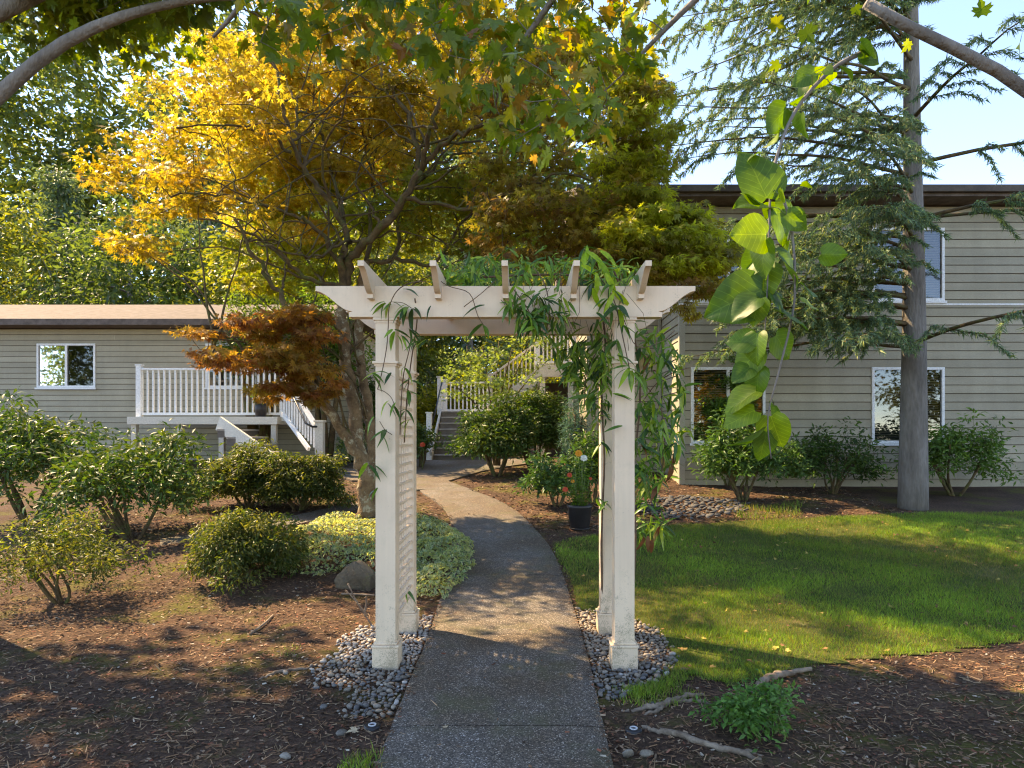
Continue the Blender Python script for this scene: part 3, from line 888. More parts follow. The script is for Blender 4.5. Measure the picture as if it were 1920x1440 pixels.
def pebble_bed(name, label, pxs, rmin, rmax, tries, blocks, limit=300, lift=0.0, cap=9999, flat=1.0, meshes=None, rag=0.035):
    poly = [(p.x, p.y) for p in (G(*q_) for q_ in pxs)]
    cx_ = sum(p[0] for p in poly)/len(poly); cy_ = sum(p[1] for p in poly)/len(poly)
    root = empty(name, (cx_, cy_, gz(cx_, cy_)), label, 'stones')
    x0, x1 = min(p[0] for p in poly), max(p[0] for p in poly); y0, y1 = min(p[1] for p in poly), max(p[1] for p in poly)
    placed = []
    for _ in range(tries):
        x, y = random.uniform(x0-.1, x1+.1), random.uniform(y0-.1, y1+.1)
        if not in_poly(np.array([x + random.gauss(0, rag)]), np.array([y + random.gauss(0, rag)]), poly)[0]: continue
        if any(bx0 < x < bx1 and by0 < y < by1 for bx0, bx1, by0, by1 in blocks): continue
        if on_path(np.array([x]), np.array([y]), 0.02)[0]: continue
        r = random.uniform(rmin, rmax)
        if all((x-a)**2 + (y-b)**2 > (0.74*(r+c))**2 for a, b, c in placed):
            placed.append((x, y, r))
    # a second, looser layer lying on the first
    for _ in range(tries // 12):
        i = random.randrange(len(placed)); x, y, r = placed[i]
    placed.sort(key=lambda p: p[1])
    placed = placed[:cap]
    rest = []
    for i, (x, y, r) in enumerate(placed):
        M4 = (Matrix.Translation((x, y, gz(x, y) + r*0.30 + random.uniform(0, 0.010) + lift)) @ Matrix.Rotation(random.uniform(0, 6.28), 4, 'Z')
              @ Matrix.Rotation(random.gauss(0, 0.22), 4, 'X') @ Matrix.Rotation(random.gauss(0, 0.2), 4, 'Y') @ Matrix.Diagonal((r, r*random.uniform(0.85, 1.1), r*flat*random.uniform(0.85, 1.15), 1)))
        if i < limit:
            o = link_mesh('pebble', (meshes or PEB)[i % 6], root)
            o.matrix_local = Matrix.Translation(-root.location) @ M4
        else:
            rest.append((M4, PEB[i % 6]))
    if rest:
        Vs, Fs, b = [], [], 0
        for M4, me in rest:
            v = np.empty(len(me.vertices)*3, np.float32); me.vertices.foreach_get('co', v); v = v.reshape(-1, 3)
            f = np.empty(len(me.loops), np.int32); me.loops.foreach_get('vertex_index', f); f = f.reshape(-1, 3)
            R = np.array(M4); Vs.append(v @ R[:3, :3].T + R[:3, 3]); Fs.append(f + b); b += len(v)
        o = obj_np('small_pebbles', np.concatenate(Vs), np.concatenate(Fs), M['pebble'], root)
        o['kind'] = 'stuff'
    return len(placed)
blk = [(XL0-0.03, XL1+0.03, y-0.03, y+PD+0.03) for y in (Y0, Y0+SP)] + [(XR0-0.03, XR1+0.03, y-0.03, y+PD+0.03) for y in (Y0, Y0+SP)]
pebble_bed('pebble_bed', 'grey river pebbles heaped around the arbor posts on the mulch side', [(640, 1205), (690, 1182), (740, 1165), (795, 1158), (812, 1168), (806, 1200), (792, 1245), (770, 1290), (745, 1345), (670, 1338), (672, 1302), (690, 1288), (640, 1290), (600, 1282), (604, 1250), (650, 1225)], 0.011, 0.032, 16000, blk)
pebble_bed('pebble_bed', 'grey river pebbles heaped around the arbor posts on the lawn side', [(1080, 1147), (1120, 1148), (1190, 1165), (1228, 1182), (1252, 1238), (1248, 1262), (1200, 1282), (1150, 1305), (1118, 1300), (1106, 1245), (1090, 1190)], 0.011, 0.032, 16000, blk)
pebble_bed('stone_bed', 'flat grey stones spread in the bed below the house corner', [(1205, 948), (1235, 934), (1300, 932), (1370, 938), (1400, 948), (1390, 962), (1330, 972), (1250, 972), (1210, 965)], 0.03, 0.085, 2600, [], lift=0.0, flat=0.6, meshes=SLATE)
# single stones lying about
for i, (px, py, r, lab) in enumerate([(607, 1328, 0.032, 'lone grey pebble on the mossy soil'), (641, 1377, 0.036, 'flat tan stone lying near the round ground light'), (535, 1262, 0.030, 'small grey stone beside the pale root'),
                      (1212, 1418, 0.040, 'dark rounded stone in the soil by the surface root'), (1140, 1312, 0.026, 'loose pebble fallen at the right edge of the walk'), (535, 1420, 0.034, 'dark blue grey stone half sunk in the soil'), (1222, 1322, 0.022, 'small stone just behind the forked root')]):
    p = G(px, py)
    o = link_mesh('stone', PEB[i % 6])
    o.location = (p.x, p.y, gz(p.x, p.y) + r*0.3); o.scale = (r, r, r); o.rotation_euler = (0.1, 0.1, random.uniform(0, 6))
    tag(o, lab, 'stone')

# ================================================================== HOUSE ON THE RIGHT
def siding(wall, p0, p1, z0, z1, nrm, openings=(), exp=0.177, skip=None):
    """clapboards, one object each, on a wall from p0 to p1 (outer face towards nrm)"""
    p0 = Vector((p0[0], p0[1], 0)); p1 = Vector((p1[0], p1[1], 0)); n = Vector((nrm[0], nrm[1], 0))
    d = (p1 - p0); L = d.length; d.normalize()
    z = z0
    while z < z1 - 0.02:
        zt = min(z + exp, z1)
        jz = random.uniform(-0.003, 0.003)
        cuts = sorted({z, zt - 0.013} | {e for o_ in openings for e in o_[2:4] if z + 0.01 < e < zt - 0.02})
        for za, zb in zip(cuts[:-1], cuts[1:]):
            spans = [(0.0, L)]
            for (u0, u1, a, b) in openings:
                if za < b - 0.021 and zb > a + 0.021:
                    ns = []
                    for s0, s1 in spans:
                        if u1 <= s0 or u0 >= s1: ns.append((s0, s1)); continue
                        if u0 > s0: ns.append((s0, u0))
                        if u1 < s1: ns.append((u1, s1))
                    spans = ns
            t0, t1 = 0.030 - 0.020*(za-z)/exp, 0.030 - 0.020*(zb-z)/exp
            o1, o2 = n*t0, n*t1
            sp2 = []
            for s0, s1 in spans:
                if s1 - s0 > 3.7 and len(cuts) == 2:
                    c_ = random.uniform(s0 + 1.0, s1 - 1.0); sp2 += [(s0, c_ - 0.0015), (c_ + 0.0015, s1)]
                else: sp2.append((s0, s1))
            for s0, s1 in sp2:
                if s1 - s0 < 0.03: continue
                a = p0 + d*s0; b = p0 + d*s1
                lo_, hi_ = Vector((0, 0, za + (jz if za == z else 0))), Vector((0, 0, zb))
                mb = MB()
                mb.add([a+lo_, b+lo_, b+o1+lo_, a+o1+lo_, a+hi_, b+hi_, b+o2+hi_, a+o2+hi_],
                       [(0,1,2,3),(4,7,6,5),(0,4,5,1),(1,5,6,2),(2,6,7,3),(3,7,4,0)])
                mb.build('siding_board', M['siding'], wall)
        z += exp

def window(house, x0, x1, z0, z1, Y, muntins=(0.5,), blinds=True):
    w = MB(); t = 0.055
    w.box(x0, x1, Y-0.045, Y+0.03, z1-t, z1); w.box(x0, x1, Y-0.045, Y+0.03, z0, z0+t)
    w.box(x0, x0+t, Y-0.044, Y+0.03, z0+t, z1-t); w.box(x1-t, x1, Y-0.044, Y+0.03, z0+t, z1-t)
    win = w.build('window', M['white'], house, bevel=0.004)
    for m_ in muntins:
        mb = MB(); xm = x0 + (x1-x0)*m_; mb.box(xm-0.03, xm+0.03, Y-0.040, Y+0.025, z0+t, z1-t); mb.build('mullion', M['white'], win)
    mb = MB(); mb.box(x0-0.03, x1+0.03, Y-0.075, Y-0.0455, z0-0.05, z0-0.002); mb.build('sill', M['white'], win)
    xs = [x0+t] + [x0+(x1-x0)*m_ for m_ in muntins] + [x1-t]
    for a, b in zip(xs[:-1], xs[1:]):
        mb = MB(); mb.add([(a, Y-0.005, z0+t), (b, Y-0.005, z0+t), (b, Y-0.005, z1-t), (a, Y-0.005, z1-t)], [(0,1,2,3)]); mb.build('pane', M['glass'], win)
    if blinds:
        mb = MB(); z = z0 + t + 0.02
        while z < z1 - t:
            mb.add([(x0+t, Y+0.06, z+0.014), (x1-t, Y+0.06, z+0.014), (x1-t, Y+0.095, z-0.004), (x0+t, Y+0.095, z-0.004)], [(0,1,2,3)])
            z += 0.05
        mb.build('blind', M['blind'], win)
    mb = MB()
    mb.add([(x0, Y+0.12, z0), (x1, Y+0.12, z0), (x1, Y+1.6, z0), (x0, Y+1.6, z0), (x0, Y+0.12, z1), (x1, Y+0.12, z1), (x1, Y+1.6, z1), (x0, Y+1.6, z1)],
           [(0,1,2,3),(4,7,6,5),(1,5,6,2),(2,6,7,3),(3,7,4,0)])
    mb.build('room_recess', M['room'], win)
    return win

HY = 13.8; HX0 = 3.30; HX1 = 11.6; HY2 = 15.6; HX2 = 1.57; ZE = 6.35
house = empty('house', (5.0, HY, 0.4), 'two storey house with sage grey clapboards and white framed windows beyond the lawn', 'house')
wx0, wx1 = (1295-CX)/F*HY, (1434-CX)/F*HY
wins = [(wx0, wx1, 1.45, 3.02), (wx0, wx1, 4.39, 5.90), (wx1+2.2, wx1+3.7, 1.45, 3.02), (wx1+2.2, wx1+3.7, 4.39, 5.90)]
core = MB()
# carcass behind the boards, darkened to stand for lap shadow; window openings left free
def wall_panels(p0x, p1x, y, zlo, zhi, ops):
    xs = sorted({p0x, p1x} | {o_[0] for o_ in ops} | {o_[1] for o_ in ops}); zs = sorted({zlo, zhi} | {o_[2] for o_ in ops} | {o_[3] for o_ in ops})
    mb = MB()
    for xa, xb in zip(xs[:-1], xs[1:]):
        for za, zb in zip(zs[:-1], zs[1:]):
            cx_, cz_ = 0.5*(xa+xb), 0.5*(za+zb)
            if any(o_[0] < cx_ < o_[1] and o_[2] < cz_ < o_[3] for o_ in ops): continue
            mb.add([(xa, y, za), (xb, y, za), (xb, y, zb), (xa, y, zb)], [(0,1,2,3)])
    return mb
w1 = wall_panels(HX0, HX1, HY, -0.2, ZE, wins).build('wall', M['dark_wood'], house)
siding(w1, (HX0+0.09, HY), (HX1, HY), 0.36, ZE, (0, -1), [(a-HX0-0.09, b-HX0-0.09, c, d) for a, b, c, d in wins])
mb = MB(); mb.add([(HX0, HY, -0.2), (HX0, HY2, -0.2), (HX0, HY2, ZE), (HX0, HY, ZE)], [(0,1,2,3)])
w2 = mb.build('wall', M['dark_wood'], house); siding(w2, (HX0, HY+0.09), (HX0, HY2), 0.40, ZE, (-1, 0))
mb = MB(); mb.add([(HX2, HY2, -0.2), (HX0, HY2, -0.2), (HX0, HY2, ZE), (HX2, HY2, ZE)], [(0,1,2,3)])
w3 = mb.build('wall', M['dark_wood'], house); siding(w3, (HX2+0.09, HY2), (HX0-0.03, HY2), 0.46, ZE, (0, -1))
mb = MB(); mb.add([(HX2, HY2, -0.2), (HX2, 21.5, -0.2), (HX2, 21.5, ZE), (HX2, HY2, ZE)], [(0,1,2,3)])
w4 = mb.build('wall', M['dark_wood'], house); siding(w4, (HX2, HY2+0.09), (HX2, 21.4), 0.60, ZE, (-1, 0))
mb = MB(); mb.box(HX2, HX1, 21.5, 21.6, 0.2, ZE); mb.box(HX1, HX1+0.1, HY, 21.5, 0.2, ZE); mb.build('wall', M['siding'], house)
for (cx_, cy_) in ((HX0, HY), (HX2, HY2)):
    mb = MB(); mb.box(cx_-0.032, cx_+0.09, cy_-0.032, cy_, -0.1, ZE-0.002); mb.box(cx_-0.032, cx_-0.0005, cy_+0.0005, cy_+0.09, -0.1, ZE-0.002); mb.build('corner_board', M['trim'], house)
mb = MB(); mb.box(HX0-0.10, HX0-0.03, HY2-0.07, HY2-0.03, 0.5, ZE-0.1); mb.build('downspout', M['trim'], house, bevel=0.008)
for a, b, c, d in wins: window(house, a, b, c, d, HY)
mb = MB(); mb.box(HX0-0.035, HX1, HY-0.036, HY-0.0245, 4.30, 4.338); mb.build('belt_board', M['white'], house)
# roof: shallow gable with deep eaves
mb = MB()
rx0, rx1, ry0, ry1 = HX2-0.45, HX1+0.5, HY-0.55, 22.1
zr = ZE + 1.7; ym = 0.5*(ry0+ry1)
mb.add([(rx0, ry0, ZE+0.02), (rx1, ry0, ZE+0.02), (rx1, ry1, ZE+0.02), (rx0, ry1, ZE+0.02), (rx0, ry0, ZE+0.20), (rx1, ry0, ZE+0.20), (rx1, ry1, ZE+0.20), (rx0, ry1, ZE+0.20), (rx0, ym, zr), (rx1, ym, zr)],
       [(0,3,2,1),(0,1,5,4),(2,3,7,6),(4,5,9,8),(6,7,8,9),(1,2,6,9,5),(3,0,4,8,7)])
roof = mb.build('roof', M['roof'], house)
mb = MB(); mb.box(rx0-0.03, rx1+0.03, ry0-0.10, ry0-0.002, ZE+0.08, ZE+0.22); mb.build('gutter', M['dark_wood'], roof, bevel=0.01)

# ================================================================== FAR STAIRS AND DECK
stair = empty('staircase', (-1.65, 17.5, 0.95), 'dark stairs with white posts climbing from the far end of the walk', 'stairs')
sx0, sx1 = -2.31, -1.05; zs0 = float(base_z(-1.6, 17.4)); NR = 8; rise = (2.30 - zs0)/NR; run = 0.27
for i in range(NR):
    y = 17.55 + i*run; z = zs0 + i*rise
    mb = MB(); mb.box(sx0, sx1, y, y+run+0.02, z-0.02, z+rise-0.04); st = mb.build('step', M['tread'], stair)
    mb = MB(); mb.box(sx0, sx1, y-0.03, y+run, z+rise-0.0395, z+rise); mb.build('nosing', M['nosing'], st, bevel=0.006)
yl = 17.55 + NR*run
mb = MB(); mb.box(sx0-0.15, sx1+0.1, yl+0.001, yl+1.35, 2.18, 2.302); mb.build('landing', M['tan_paint'], stair)
for x in (sx0-0.05, sx1+0.05):
    mb = MB(); mb.bar((x, 17.45, zs0+0.10), (x, yl, 2.24), 0.06, 0.30); mb.build('stringer', M['tan_paint'], stair)
def rail(parent, a, b, h=0.92, n=8, mat='white', lo=0.08, posts=(True, True), r=0.02):
    a = Vector(a); b = Vector(b)
    up = Vector((0, 0, 1))
    mb = MB(); mb.bar(a+up*h, b+up*h, 0.09, 0.05); mb.build('top_rail', M[mat], parent, bevel=0.004)
    mb = MB(); mb.bar(a+up*lo, b+up*lo, 0.05, 0.06); mb.build('bottom_rail', M[mat], parent)
    for k in range(n):
        p = a.lerp(b, (k+0.5)/n)
        mb = MB(); mb.box(p.x-r, p.x+r, p.y-r, p.y+r, p.z+lo, p.z+h-0.02); mb.build('baluster', M[mat], parent)
    for f, p in zip(posts, (a, b)):
        if f:
            mb = MB(); mb.box(p.x-0.06, p.x+0.06, p.y-0.06, p.y+0.06, p.z-0.1, p.z+h+0.08); q_ = mb.build('newel_post', M[mat], parent)
            mb = MB(); mb.box(p.x-0.075, p.x+0.075, p.y-0.075, p.y+0.075, p.z+h+0.0805, p.z+h+0.11); mb.build('post_cap', M[mat], q_)
rail(stair, (sx0-0.1, yl+1.30, 2.3), (sx1+0.05, yl+1.30, 2.3), 0.95, 11)
for (y_, z0_, z1_) in ((17.5, zs0-.05, zs0+1.25), (yl+0.05, 2.2, 3.3)):
    mb = MB(); mb.box(sx0-.17, sx0-.03, y_-.07, y_+.07, z0_, z1_); q_ = mb.build('newel_post', M['white'], stair, bevel=.005)
    mb = MB(); mb.box(sx0-.19, sx0-.01, y_-.09, y_+.09, z1_+.0005, z1_+.035); mb.build('post_cap', M['white'], q_)
mb = MB(); mb.tube([(sx0-.02, 17.5, zs0+.95), (sx0-.02, yl, 3.2)], .022, 8); mb.build('handrail', M['black_metal'], stair, smooth=True)
# upper flight to the deck
mb = MB(); mb.bar((sx1+0.1, yl+0.05, 2.28), (0.75, yl+0.05, 3.50), 0.07, 0.34); mb.build('stringer', M['tan_paint'], stair)
mb = MB(); mb.bar((sx1+0.1, yl+1.2, 2.28), (0.75, yl+1.2, 3.50), 0.07, 0.34); mb.build('stringer', M['tan_paint'], stair)
for i in range(7):
    x = sx1 + 0.2 + i*0.245; z = 2.30 + (i+1)*0.17
    mb = MB(); mb.box(x, x+0.30, yl+0.09, yl+1.16, z-0.05, z); mb.build('step', M['tread'], stair)
rail(stair, (sx1+0.12, yl+0.05, 2.42), (0.72, yl+0.05, 3.62), 0.9, 13, mat='tan_paint', posts=(True, False))
deck = empty('deck', (1.1, 19.7, 0.95), 'raised entry deck on square posts with a white balustrade beside the far house wall', 'deck')
mb = MB(); mb.box(0.40, HX2-0.03, 18.5, yl+1.35, 3.42, 3.55); mb.build('floor', M['tan_paint'], deck)
mb = MB(); mb.box(0.38, HX2-0.035, 18.44, 18.499, 3.22, 3.56); mb.build('rim_board', M['tan_paint'], deck)
for (x, y) in ((0.60, 18.6), (0.55, yl+1.2), (1.38, 18.62)):
    mb = MB(); mb.box(x-0.07, x+0.07, y-0.07, y+0.07, 0.8, 3.419); mb.build('post', M['tan_paint'], deck)
rail(deck, (0.45, 18.52, 3.55), (HX2-0.1, 18.52, 3.55), 0.95, 9)
for i in range(6):
    x = 0.7 + i*0.14
    mb = MB(); mb.box(x-0.012, x+0.012, 18.9, 18.92, 1.1, 2.6); mb.build('lattice_slat', M['dark_wood'], deck)
for i in range(9):
    z = 1.2 + i*0.16
    mb = MB(); mb.box(0.66, 1.45, 18.921, 18.935, z-0.012, z+0.012); mb.build('lattice_slat', M['dark_wood'], deck)
mb = MB(); mb.box(0.62, 1.5, 20.6, 20.64, 0.9, 3.2); mb.build('back_panel', M['dark_wood'], deck)

# ================================================================== LEFT STAIRS AND HOUSE
lstair = empty('staircase', (-4.9, 15.0, 0.75), 'porch steps with white balustrade and black handrail beside the left house', 'stairs')
nb = W(600, 835, 15.0); nb.z = gz(nb.x, nb.y)
nx_, ny_ = nb.x, nb.y
mb = MB(); mb.box(nx_-0.09, nx_+0.09, ny_-0.09, ny_+0.09, nb.z-0.1, W(600, 792, 15).z); np_ = mb.build('newel_post', M['tan_paint'], lstair, bevel=0.006)
mb = MB(); mb.box(nx_-0.115, nx_+0.115, ny_-0.115, ny_+0.115, W(600, 792, 15).z+0.0005, W(600, 788, 15).z); mb.build('post_cap', M['tan_paint'], np_, bevel=0.006)
A0 = Vector((nx_-0.1, 15.0, W(590, 850, 15).z)); A1 = Vector((W(520, 755, 16.2).x, 16.2, W(520, 755, 16.2).z))
topA = Vector((nx_-0.1, 15.0, W(590, 798, 15).z)); topB = Vector((W(526, 692, 16.2).x, 16.2, W(526, 692, 16.2).z))
mb = MB(); mb.bar(topA, topB, 0.10, 0.07); mb.build('top_rail', M['white'], lstair, bevel=0.005)
botA = Vector((nx_-0.25, 15.0, W(577, 842, 15).z)); botB = Vector((topB.x, 16.2, W(526, 770, 16.2).z))
mb = MB(); mb.bar(botA, botB, 0.06, 0.09); mb.build('bottom_rail', M['white'], lstair)
for k in range(13):
    t = (k+0.5)/13
    p = topA.lerp(topB, t); q_ = botA.lerp(botB, t)
    mb = MB(); mb.box(p.x-0.02, p.x+0.02, p.y-0.02, p.y+0.02, q_.z, p.z); mb.build('baluster', M['white'], lstair)
hr0 = W(586, 800, 14.85); hr1 = W(528, 698, 16.0)
mb = MB(); mb.tube([hr0 + Vector((0.08, 0.08, 0)), hr0, hr0.lerp(hr1, 0.04) + Vector((-0.12, 0, 0.02)), hr1], 0.024, 8); mb.build('handrail', M['black_metal'], lstair, smooth=True)
# steps rise to the left and back
for i in range(6):
    zz = nb.z + 0.17*i
    c = Vector((nx_-0.45-0.28*i, 14.75+0.16*i, 0))
    mb = MB(); mb.box(c.x-0.32, c.x, c.y-0.85, c.y+0.62, zz-0.02, zz+0.17-0.045); st = mb.build('step', M['tread'], lstair)
    mb = MB(); mb.box(c.x-0.34, c.x+0.03, c.y-0.85, c.y+0.62, zz+0.1255, zz+0.17); mb.build('tread_board', M['nosing'], st, bevel=0.006)
for y_ in (-0.9,):
    mb = MB(); mb.bar((nx_-0.25, 14.75+y_-0.02, nb.z+0.08), (nx_-2.2, 15.75+y_-0.02, nb.z+1.15), 0.06, 0.32); mb.build('stringer', M['tan_paint'], lstair)
pz = W(500, 782, 16.2).z
mb = MB(); mb.box(-9.4, topB.x+0.03, 15.9, 17.95, pz-0.18, pz); mb.build('porch_floor', M['tan_paint'], lstair)
for x in (-9.3, -8.2, -7.2, topB.x-0.1):
    mb = MB(); mb.box(x-0.06, x+0.06, 16.0, 16.12, 0.5, pz-0.181); mb.build('porch_post', M['tan_paint'], lstair)
rail(lstair, (-9.3, 16.25, pz), (topB.x+0.05, 16.25, pz), W(500, 692, 16.25).z - pz, 26, posts=(True, True))
# left house
lhouse = empty('house', (-9.5, 18.2, 0.9), 'low house with pale sage clapboards behind the left porch', 'house')
lz1 = 4.5; lxa, lxb = -17.0, -4.45
lw = [(-8.6, -7.2, 2.9, 4.1), (-13.2, -11.6, 2.9, 4.1)]
w5 = wall_panels(lxa, lxb, 18.2, 0.5, lz1, lw).build('wall', M['dark_wood'], lhouse)  # dark carcass again stands for the shadow under each board
siding(w5, (lxa, 18.2), (lxb-0.09, 18.2), 0.9, lz1, (0, -1), [(a-lxa, b-lxa, c, d) for a, b, c, d in lw], exp=0.15)
mb = MB(); mb.box(lxb-0.09, lxb, 18.165, 18.1995, 0.6, lz1-0.002); mb.build('corner_board', M['trim'], lhouse)
mb = MB(); mb.box(lxb-0.1, lxb, 18.2005, 25, 0.5, lz1); mb.box(lxa, lxb-0.1, 24.9, 25, 0.5, lz1); mb.box(lxa, lxa+0.1, 18.2005, 24.9, 0.5, lz1); mb.build('side_wall', M['siding'], lhouse)
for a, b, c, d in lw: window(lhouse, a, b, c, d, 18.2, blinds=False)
mb = MB()
mb.add([(lxa-0.4, 17.6, lz1+0.02), (lxb+0.4, 17.6, lz1+0.02), (lxb+0.4, 25.5, lz1+0.02), (lxa-0.4, 25.5, lz1+0.02), (lxa-0.4, 17.6, lz1+0.18), (lxb+0.4, 17.6, lz1+0.18), (lxb+0.4, 25.5, lz1+0.18), (lxa-0.4, 25.5, lz1+0.18), (lxa-0.4, 21.5, lz1+1.3), (lxb+0.4, 21.5, lz1+1.3)],
       [(0,3,2,1),(0,1,5,4),(2,3,7,6),(4,5,9,8),(6,7,8,9),(1,2,6,9,5),(3,0,4,8,7)])
mb.build('roof', M['roof'], lhouse)

# ================================================================== JAPANESE MAPLE
PALM = tpl_palm(); OVAL = tpl_oval(); OVALN = tpl_oval(0.30, 0.06, 0.15); OVALW = tpl_oval(0.62, 0.08, 0.10); LANCE = tpl_lance()
NEEDLE = (np.array([(-0.06, 0, 0), (0.06, 0, 0), (0, 1, -0.05)], float), np.array([(0, 1, 2)]))

mbase = G(690, 985); mbase.z = gz(mbase.x, mbase.y)
maple = empty('japanese_maple', mbase, 'spreading Japanese maple with leaning lichen covered stems and bronze to golden leaves', 'tree')
def limb(spec, r0, r1, sub=4, jit=0.012):
    """spec: [(px, py, Y)]"""
    pts = catmull([W(*s) for s in spec], sub)
    n = len(pts); out = []
    for i, p in enumerate(pts):
        k = jit if 0 < i < n-1 else 0
        out.append(p + Vector((random.gauss(0, k), random.gauss(0, k), random.gauss(0, k))))
    rr = [r0 + (r1-r0) * (i/(n-1)) ** 0.8 for i in range(n)]
    rr = [r * random.uniform(0.93, 1.08) for r in rr]
    return out, rr
trunk = MB(); limbs = MB(); nodes = []; nrad = []
def put(mb, spec, r0, r1, sides=10, jit=0.012, keep=True):
    p, r = limb(spec, r0, r1, 4, jit); mb.tube(p, r, sides)
    if keep:
        nodes.extend([tuple(q_) for q_ in p[2:]]); nrad.extend(r[2:])
TY = mbase.y
put(trunk, [(692, 1002, TY), (690, 960, TY), (689, 905, TY), (690, 865, TY)], 0.175, 0.13, 12, 0.008, False)
put(trunk, [(688, 890, TY), (672, 845, TY), (662, 770, TY+0.05), (650, 690, TY+0.1), (642, 610, TY+0.1), (645, 545, TY+0.15)], 0.115, 0.08, 12, 0.015)
put(trunk, [(694, 890, TY), (697, 830, TY+0.1), (690, 760, TY+0.2), (680, 700, TY+0.25), (672, 640, TY+0.3), (674, 560, TY+0.35), (685, 490, TY+0.3)], 0.088, 0.062, 12, 0.012)
put(trunk, [(686, 880, TY-0.05), (655, 825, TY-0.15), (615, 765, TY-0.3), (575, 715, TY-0.5), (530, 690, TY-0.7), (470, 680, TY-0.9), (400, 660, TY-1.1)], 0.092, 0.03, 10, 0.015)
trunk.build('trunk', M['bark'], maple, smooth=True)
B = [
 ([(645, 545, TY+.15), (655, 490, TY+.1), (680, 462, TY), (713, 427, TY-.1), (757, 373, TY-.2), (790, 320, TY-.3)], .085, .062),
 ([(790, 320, TY-.3), (778, 262, TY-.3), (768, 215, TY-.2), (741, 187, TY), (718, 140, TY+.2), (708, 85, TY+.5), (716, 20, TY+.8)], .05, .018),
 ([(790, 320, TY-.3), (803, 262, TY-.6), (812, 220, TY-.8), (835, 150, TY-1.0), (845, 60, TY-1.2)], .052, .016),
 ([(792, 316, TY-.3), (830, 270, TY-.5), (870, 246, TY-.8), (925, 240, TY-1.1), (1000, 235, TY-1.4), (1090, 250, TY-1.6)], .05, .016),
 ([(757, 373, TY-.2), (805, 380, TY-.3), (880, 392, TY-.5), (960, 352, TY-.8), (1060, 330, TY-1.0), (1150, 350, TY-1.3)], .045, .014),
 ([(742, 390, TY-.2), (800, 330, TY-.1), (850, 290, TY), (940, 285, TY), (1040, 270, TY-.2)], .034, .012),
 ([(645, 545, TY+.15), (640, 490, TY), (653, 447, TY), (627, 393, TY-.05), (587, 337, TY-.1), (557, 293, TY-.15), (540, 240, TY-.1), (530, 193, TY), (510, 113, TY+.2), (500, 20, TY+.4)], .075, .018),
 ([(570, 310, TY-.1), (560, 262, TY+.1), (553, 193, TY+.3), (533, 150, TY+.6), (480, 80, TY+.9)], .036, .012),
 ([(653, 447, TY), (637, 375, TY+.3), (620, 300, TY+.6), (600, 245, TY+.9), (586, 205, TY+1.1), (590, 120, TY+1.5)], .042, .014),
 ([(545, 285, TY-.15), (520, 262, TY-.4), (480, 250, TY-.6), (410, 235, TY-.9), (330, 240, TY-1.2)], .032, .012),
 ([(640, 500, TY), (600, 440, TY-.3), (570, 408, TY-.5), (530, 393, TY-.7), (480, 383, TY-.9), (400, 360, TY-1.1), (320, 370, TY-1.4)], .042, .014),
 ([(640, 535, TY+.1), (597, 527, TY-.2), (545, 498, TY-.4), (500, 458, TY-.6), (450, 430, TY-.8), (370, 410, TY-1.1)], .045, .014),
 ([(605, 750, TY-.3), (575, 660, TY-.5), (540, 580, TY-.6), (505, 525, TY-.7), (478, 480, TY-.9), (440, 410, TY-1.1)], .062, .025),
 ([(674, 560, TY+.35), (690, 480, TY+.6), (700, 400, TY+.9), (700, 330, TY+1.2), (680, 250, TY+1.5), (690, 150, TY+1.8)], .055, .014),
 ([(685, 490, TY+.3), (740, 480, TY+.5), (748, 413, TY+.7), (765, 340, TY+.9), (800, 250, TY+1.1), (850, 160, TY+1.2)], .05, .014),
 ([(740, 482, TY+.5), (800, 500, TY+.5), (835, 475, TY+.5), (875, 400, TY+.5), (930, 330, TY+.4), (990, 200, TY+.2)], .042, .012),
 ([(835, 475, TY+.5), (900, 470, TY+.2), (980, 440, TY-.1), (1080, 430, TY-.5), (1180, 440, TY-.9), (1280, 470, TY-1.3)], .035, .012),
 ([(653, 447, TY), (590, 480, TY-.5), (540, 470, TY-.9), (480, 455, TY-1.2)], .03, .012),
 ([(713, 427, TY-.1), (690, 380, TY+.2), (668, 330, TY+.5), (700, 260, TY+.9), (705, 200, TY+1.2)], .03, .01),
 ([(627, 393, TY), (600, 300, TY-.5), (640, 220, TY-.9), (650, 150, TY-1.2)], .026, .01),
]
for spec, r0, r1 in B:
    limbs = MB(); put(limbs, spec, r0*0.82, r1*0.85, 8, 0.022); limbs.build('branch', M['bark_moss'], maple, smooth=True)

GOLD = [(0.43, 0.31, 0.055), (0.46, 0.37, 0.07), (0.43, 0.24, 0.045), (0.31, 0.31, 0.05)]  # real golden leaf tones, with some backlight mixed into the colour
ORNG = [(0.42, 0.26, 0.05), (0.42, 0.20, 0.04), (0.42, 0.33, 0.065), (0.30, 0.24, 0.045)]
BRNZ = [(0.24, 0.13, 0.040), (0.27, 0.20, 0.034), (0.18, 0.085, 0.042), (0.30, 0.25, 0.036), (0.23, 0.23, 0.030)]
BRNG = [(0.30, 0.18, 0.028), (0.36, 0.25, 0.032), (0.22, 0.16, 0.026), (0.26, 0.24, 0.028)]
OLIV = [(0.29, 0.32, 0.034), (0.38, 0.40, 0.04), (0.22, 0.23, 0.03), (0.22, 0.14, 0.036)]  # right crown edge, lightened in colour for its sunlit tips
REDB = [(0.25, 0.085, 0.035), (0.36, 0.15, 0.04), (0.19, 0.06, 0.03), (0.44, 0.26, 0.06), (0.28, 0.22, 0.04)]
GRNY = [(0.19, 0.25, 0.03), (0.27, 0.29, 0.034), (0.14, 0.19, 0.026), (0.30, 0.23, 0.03)]
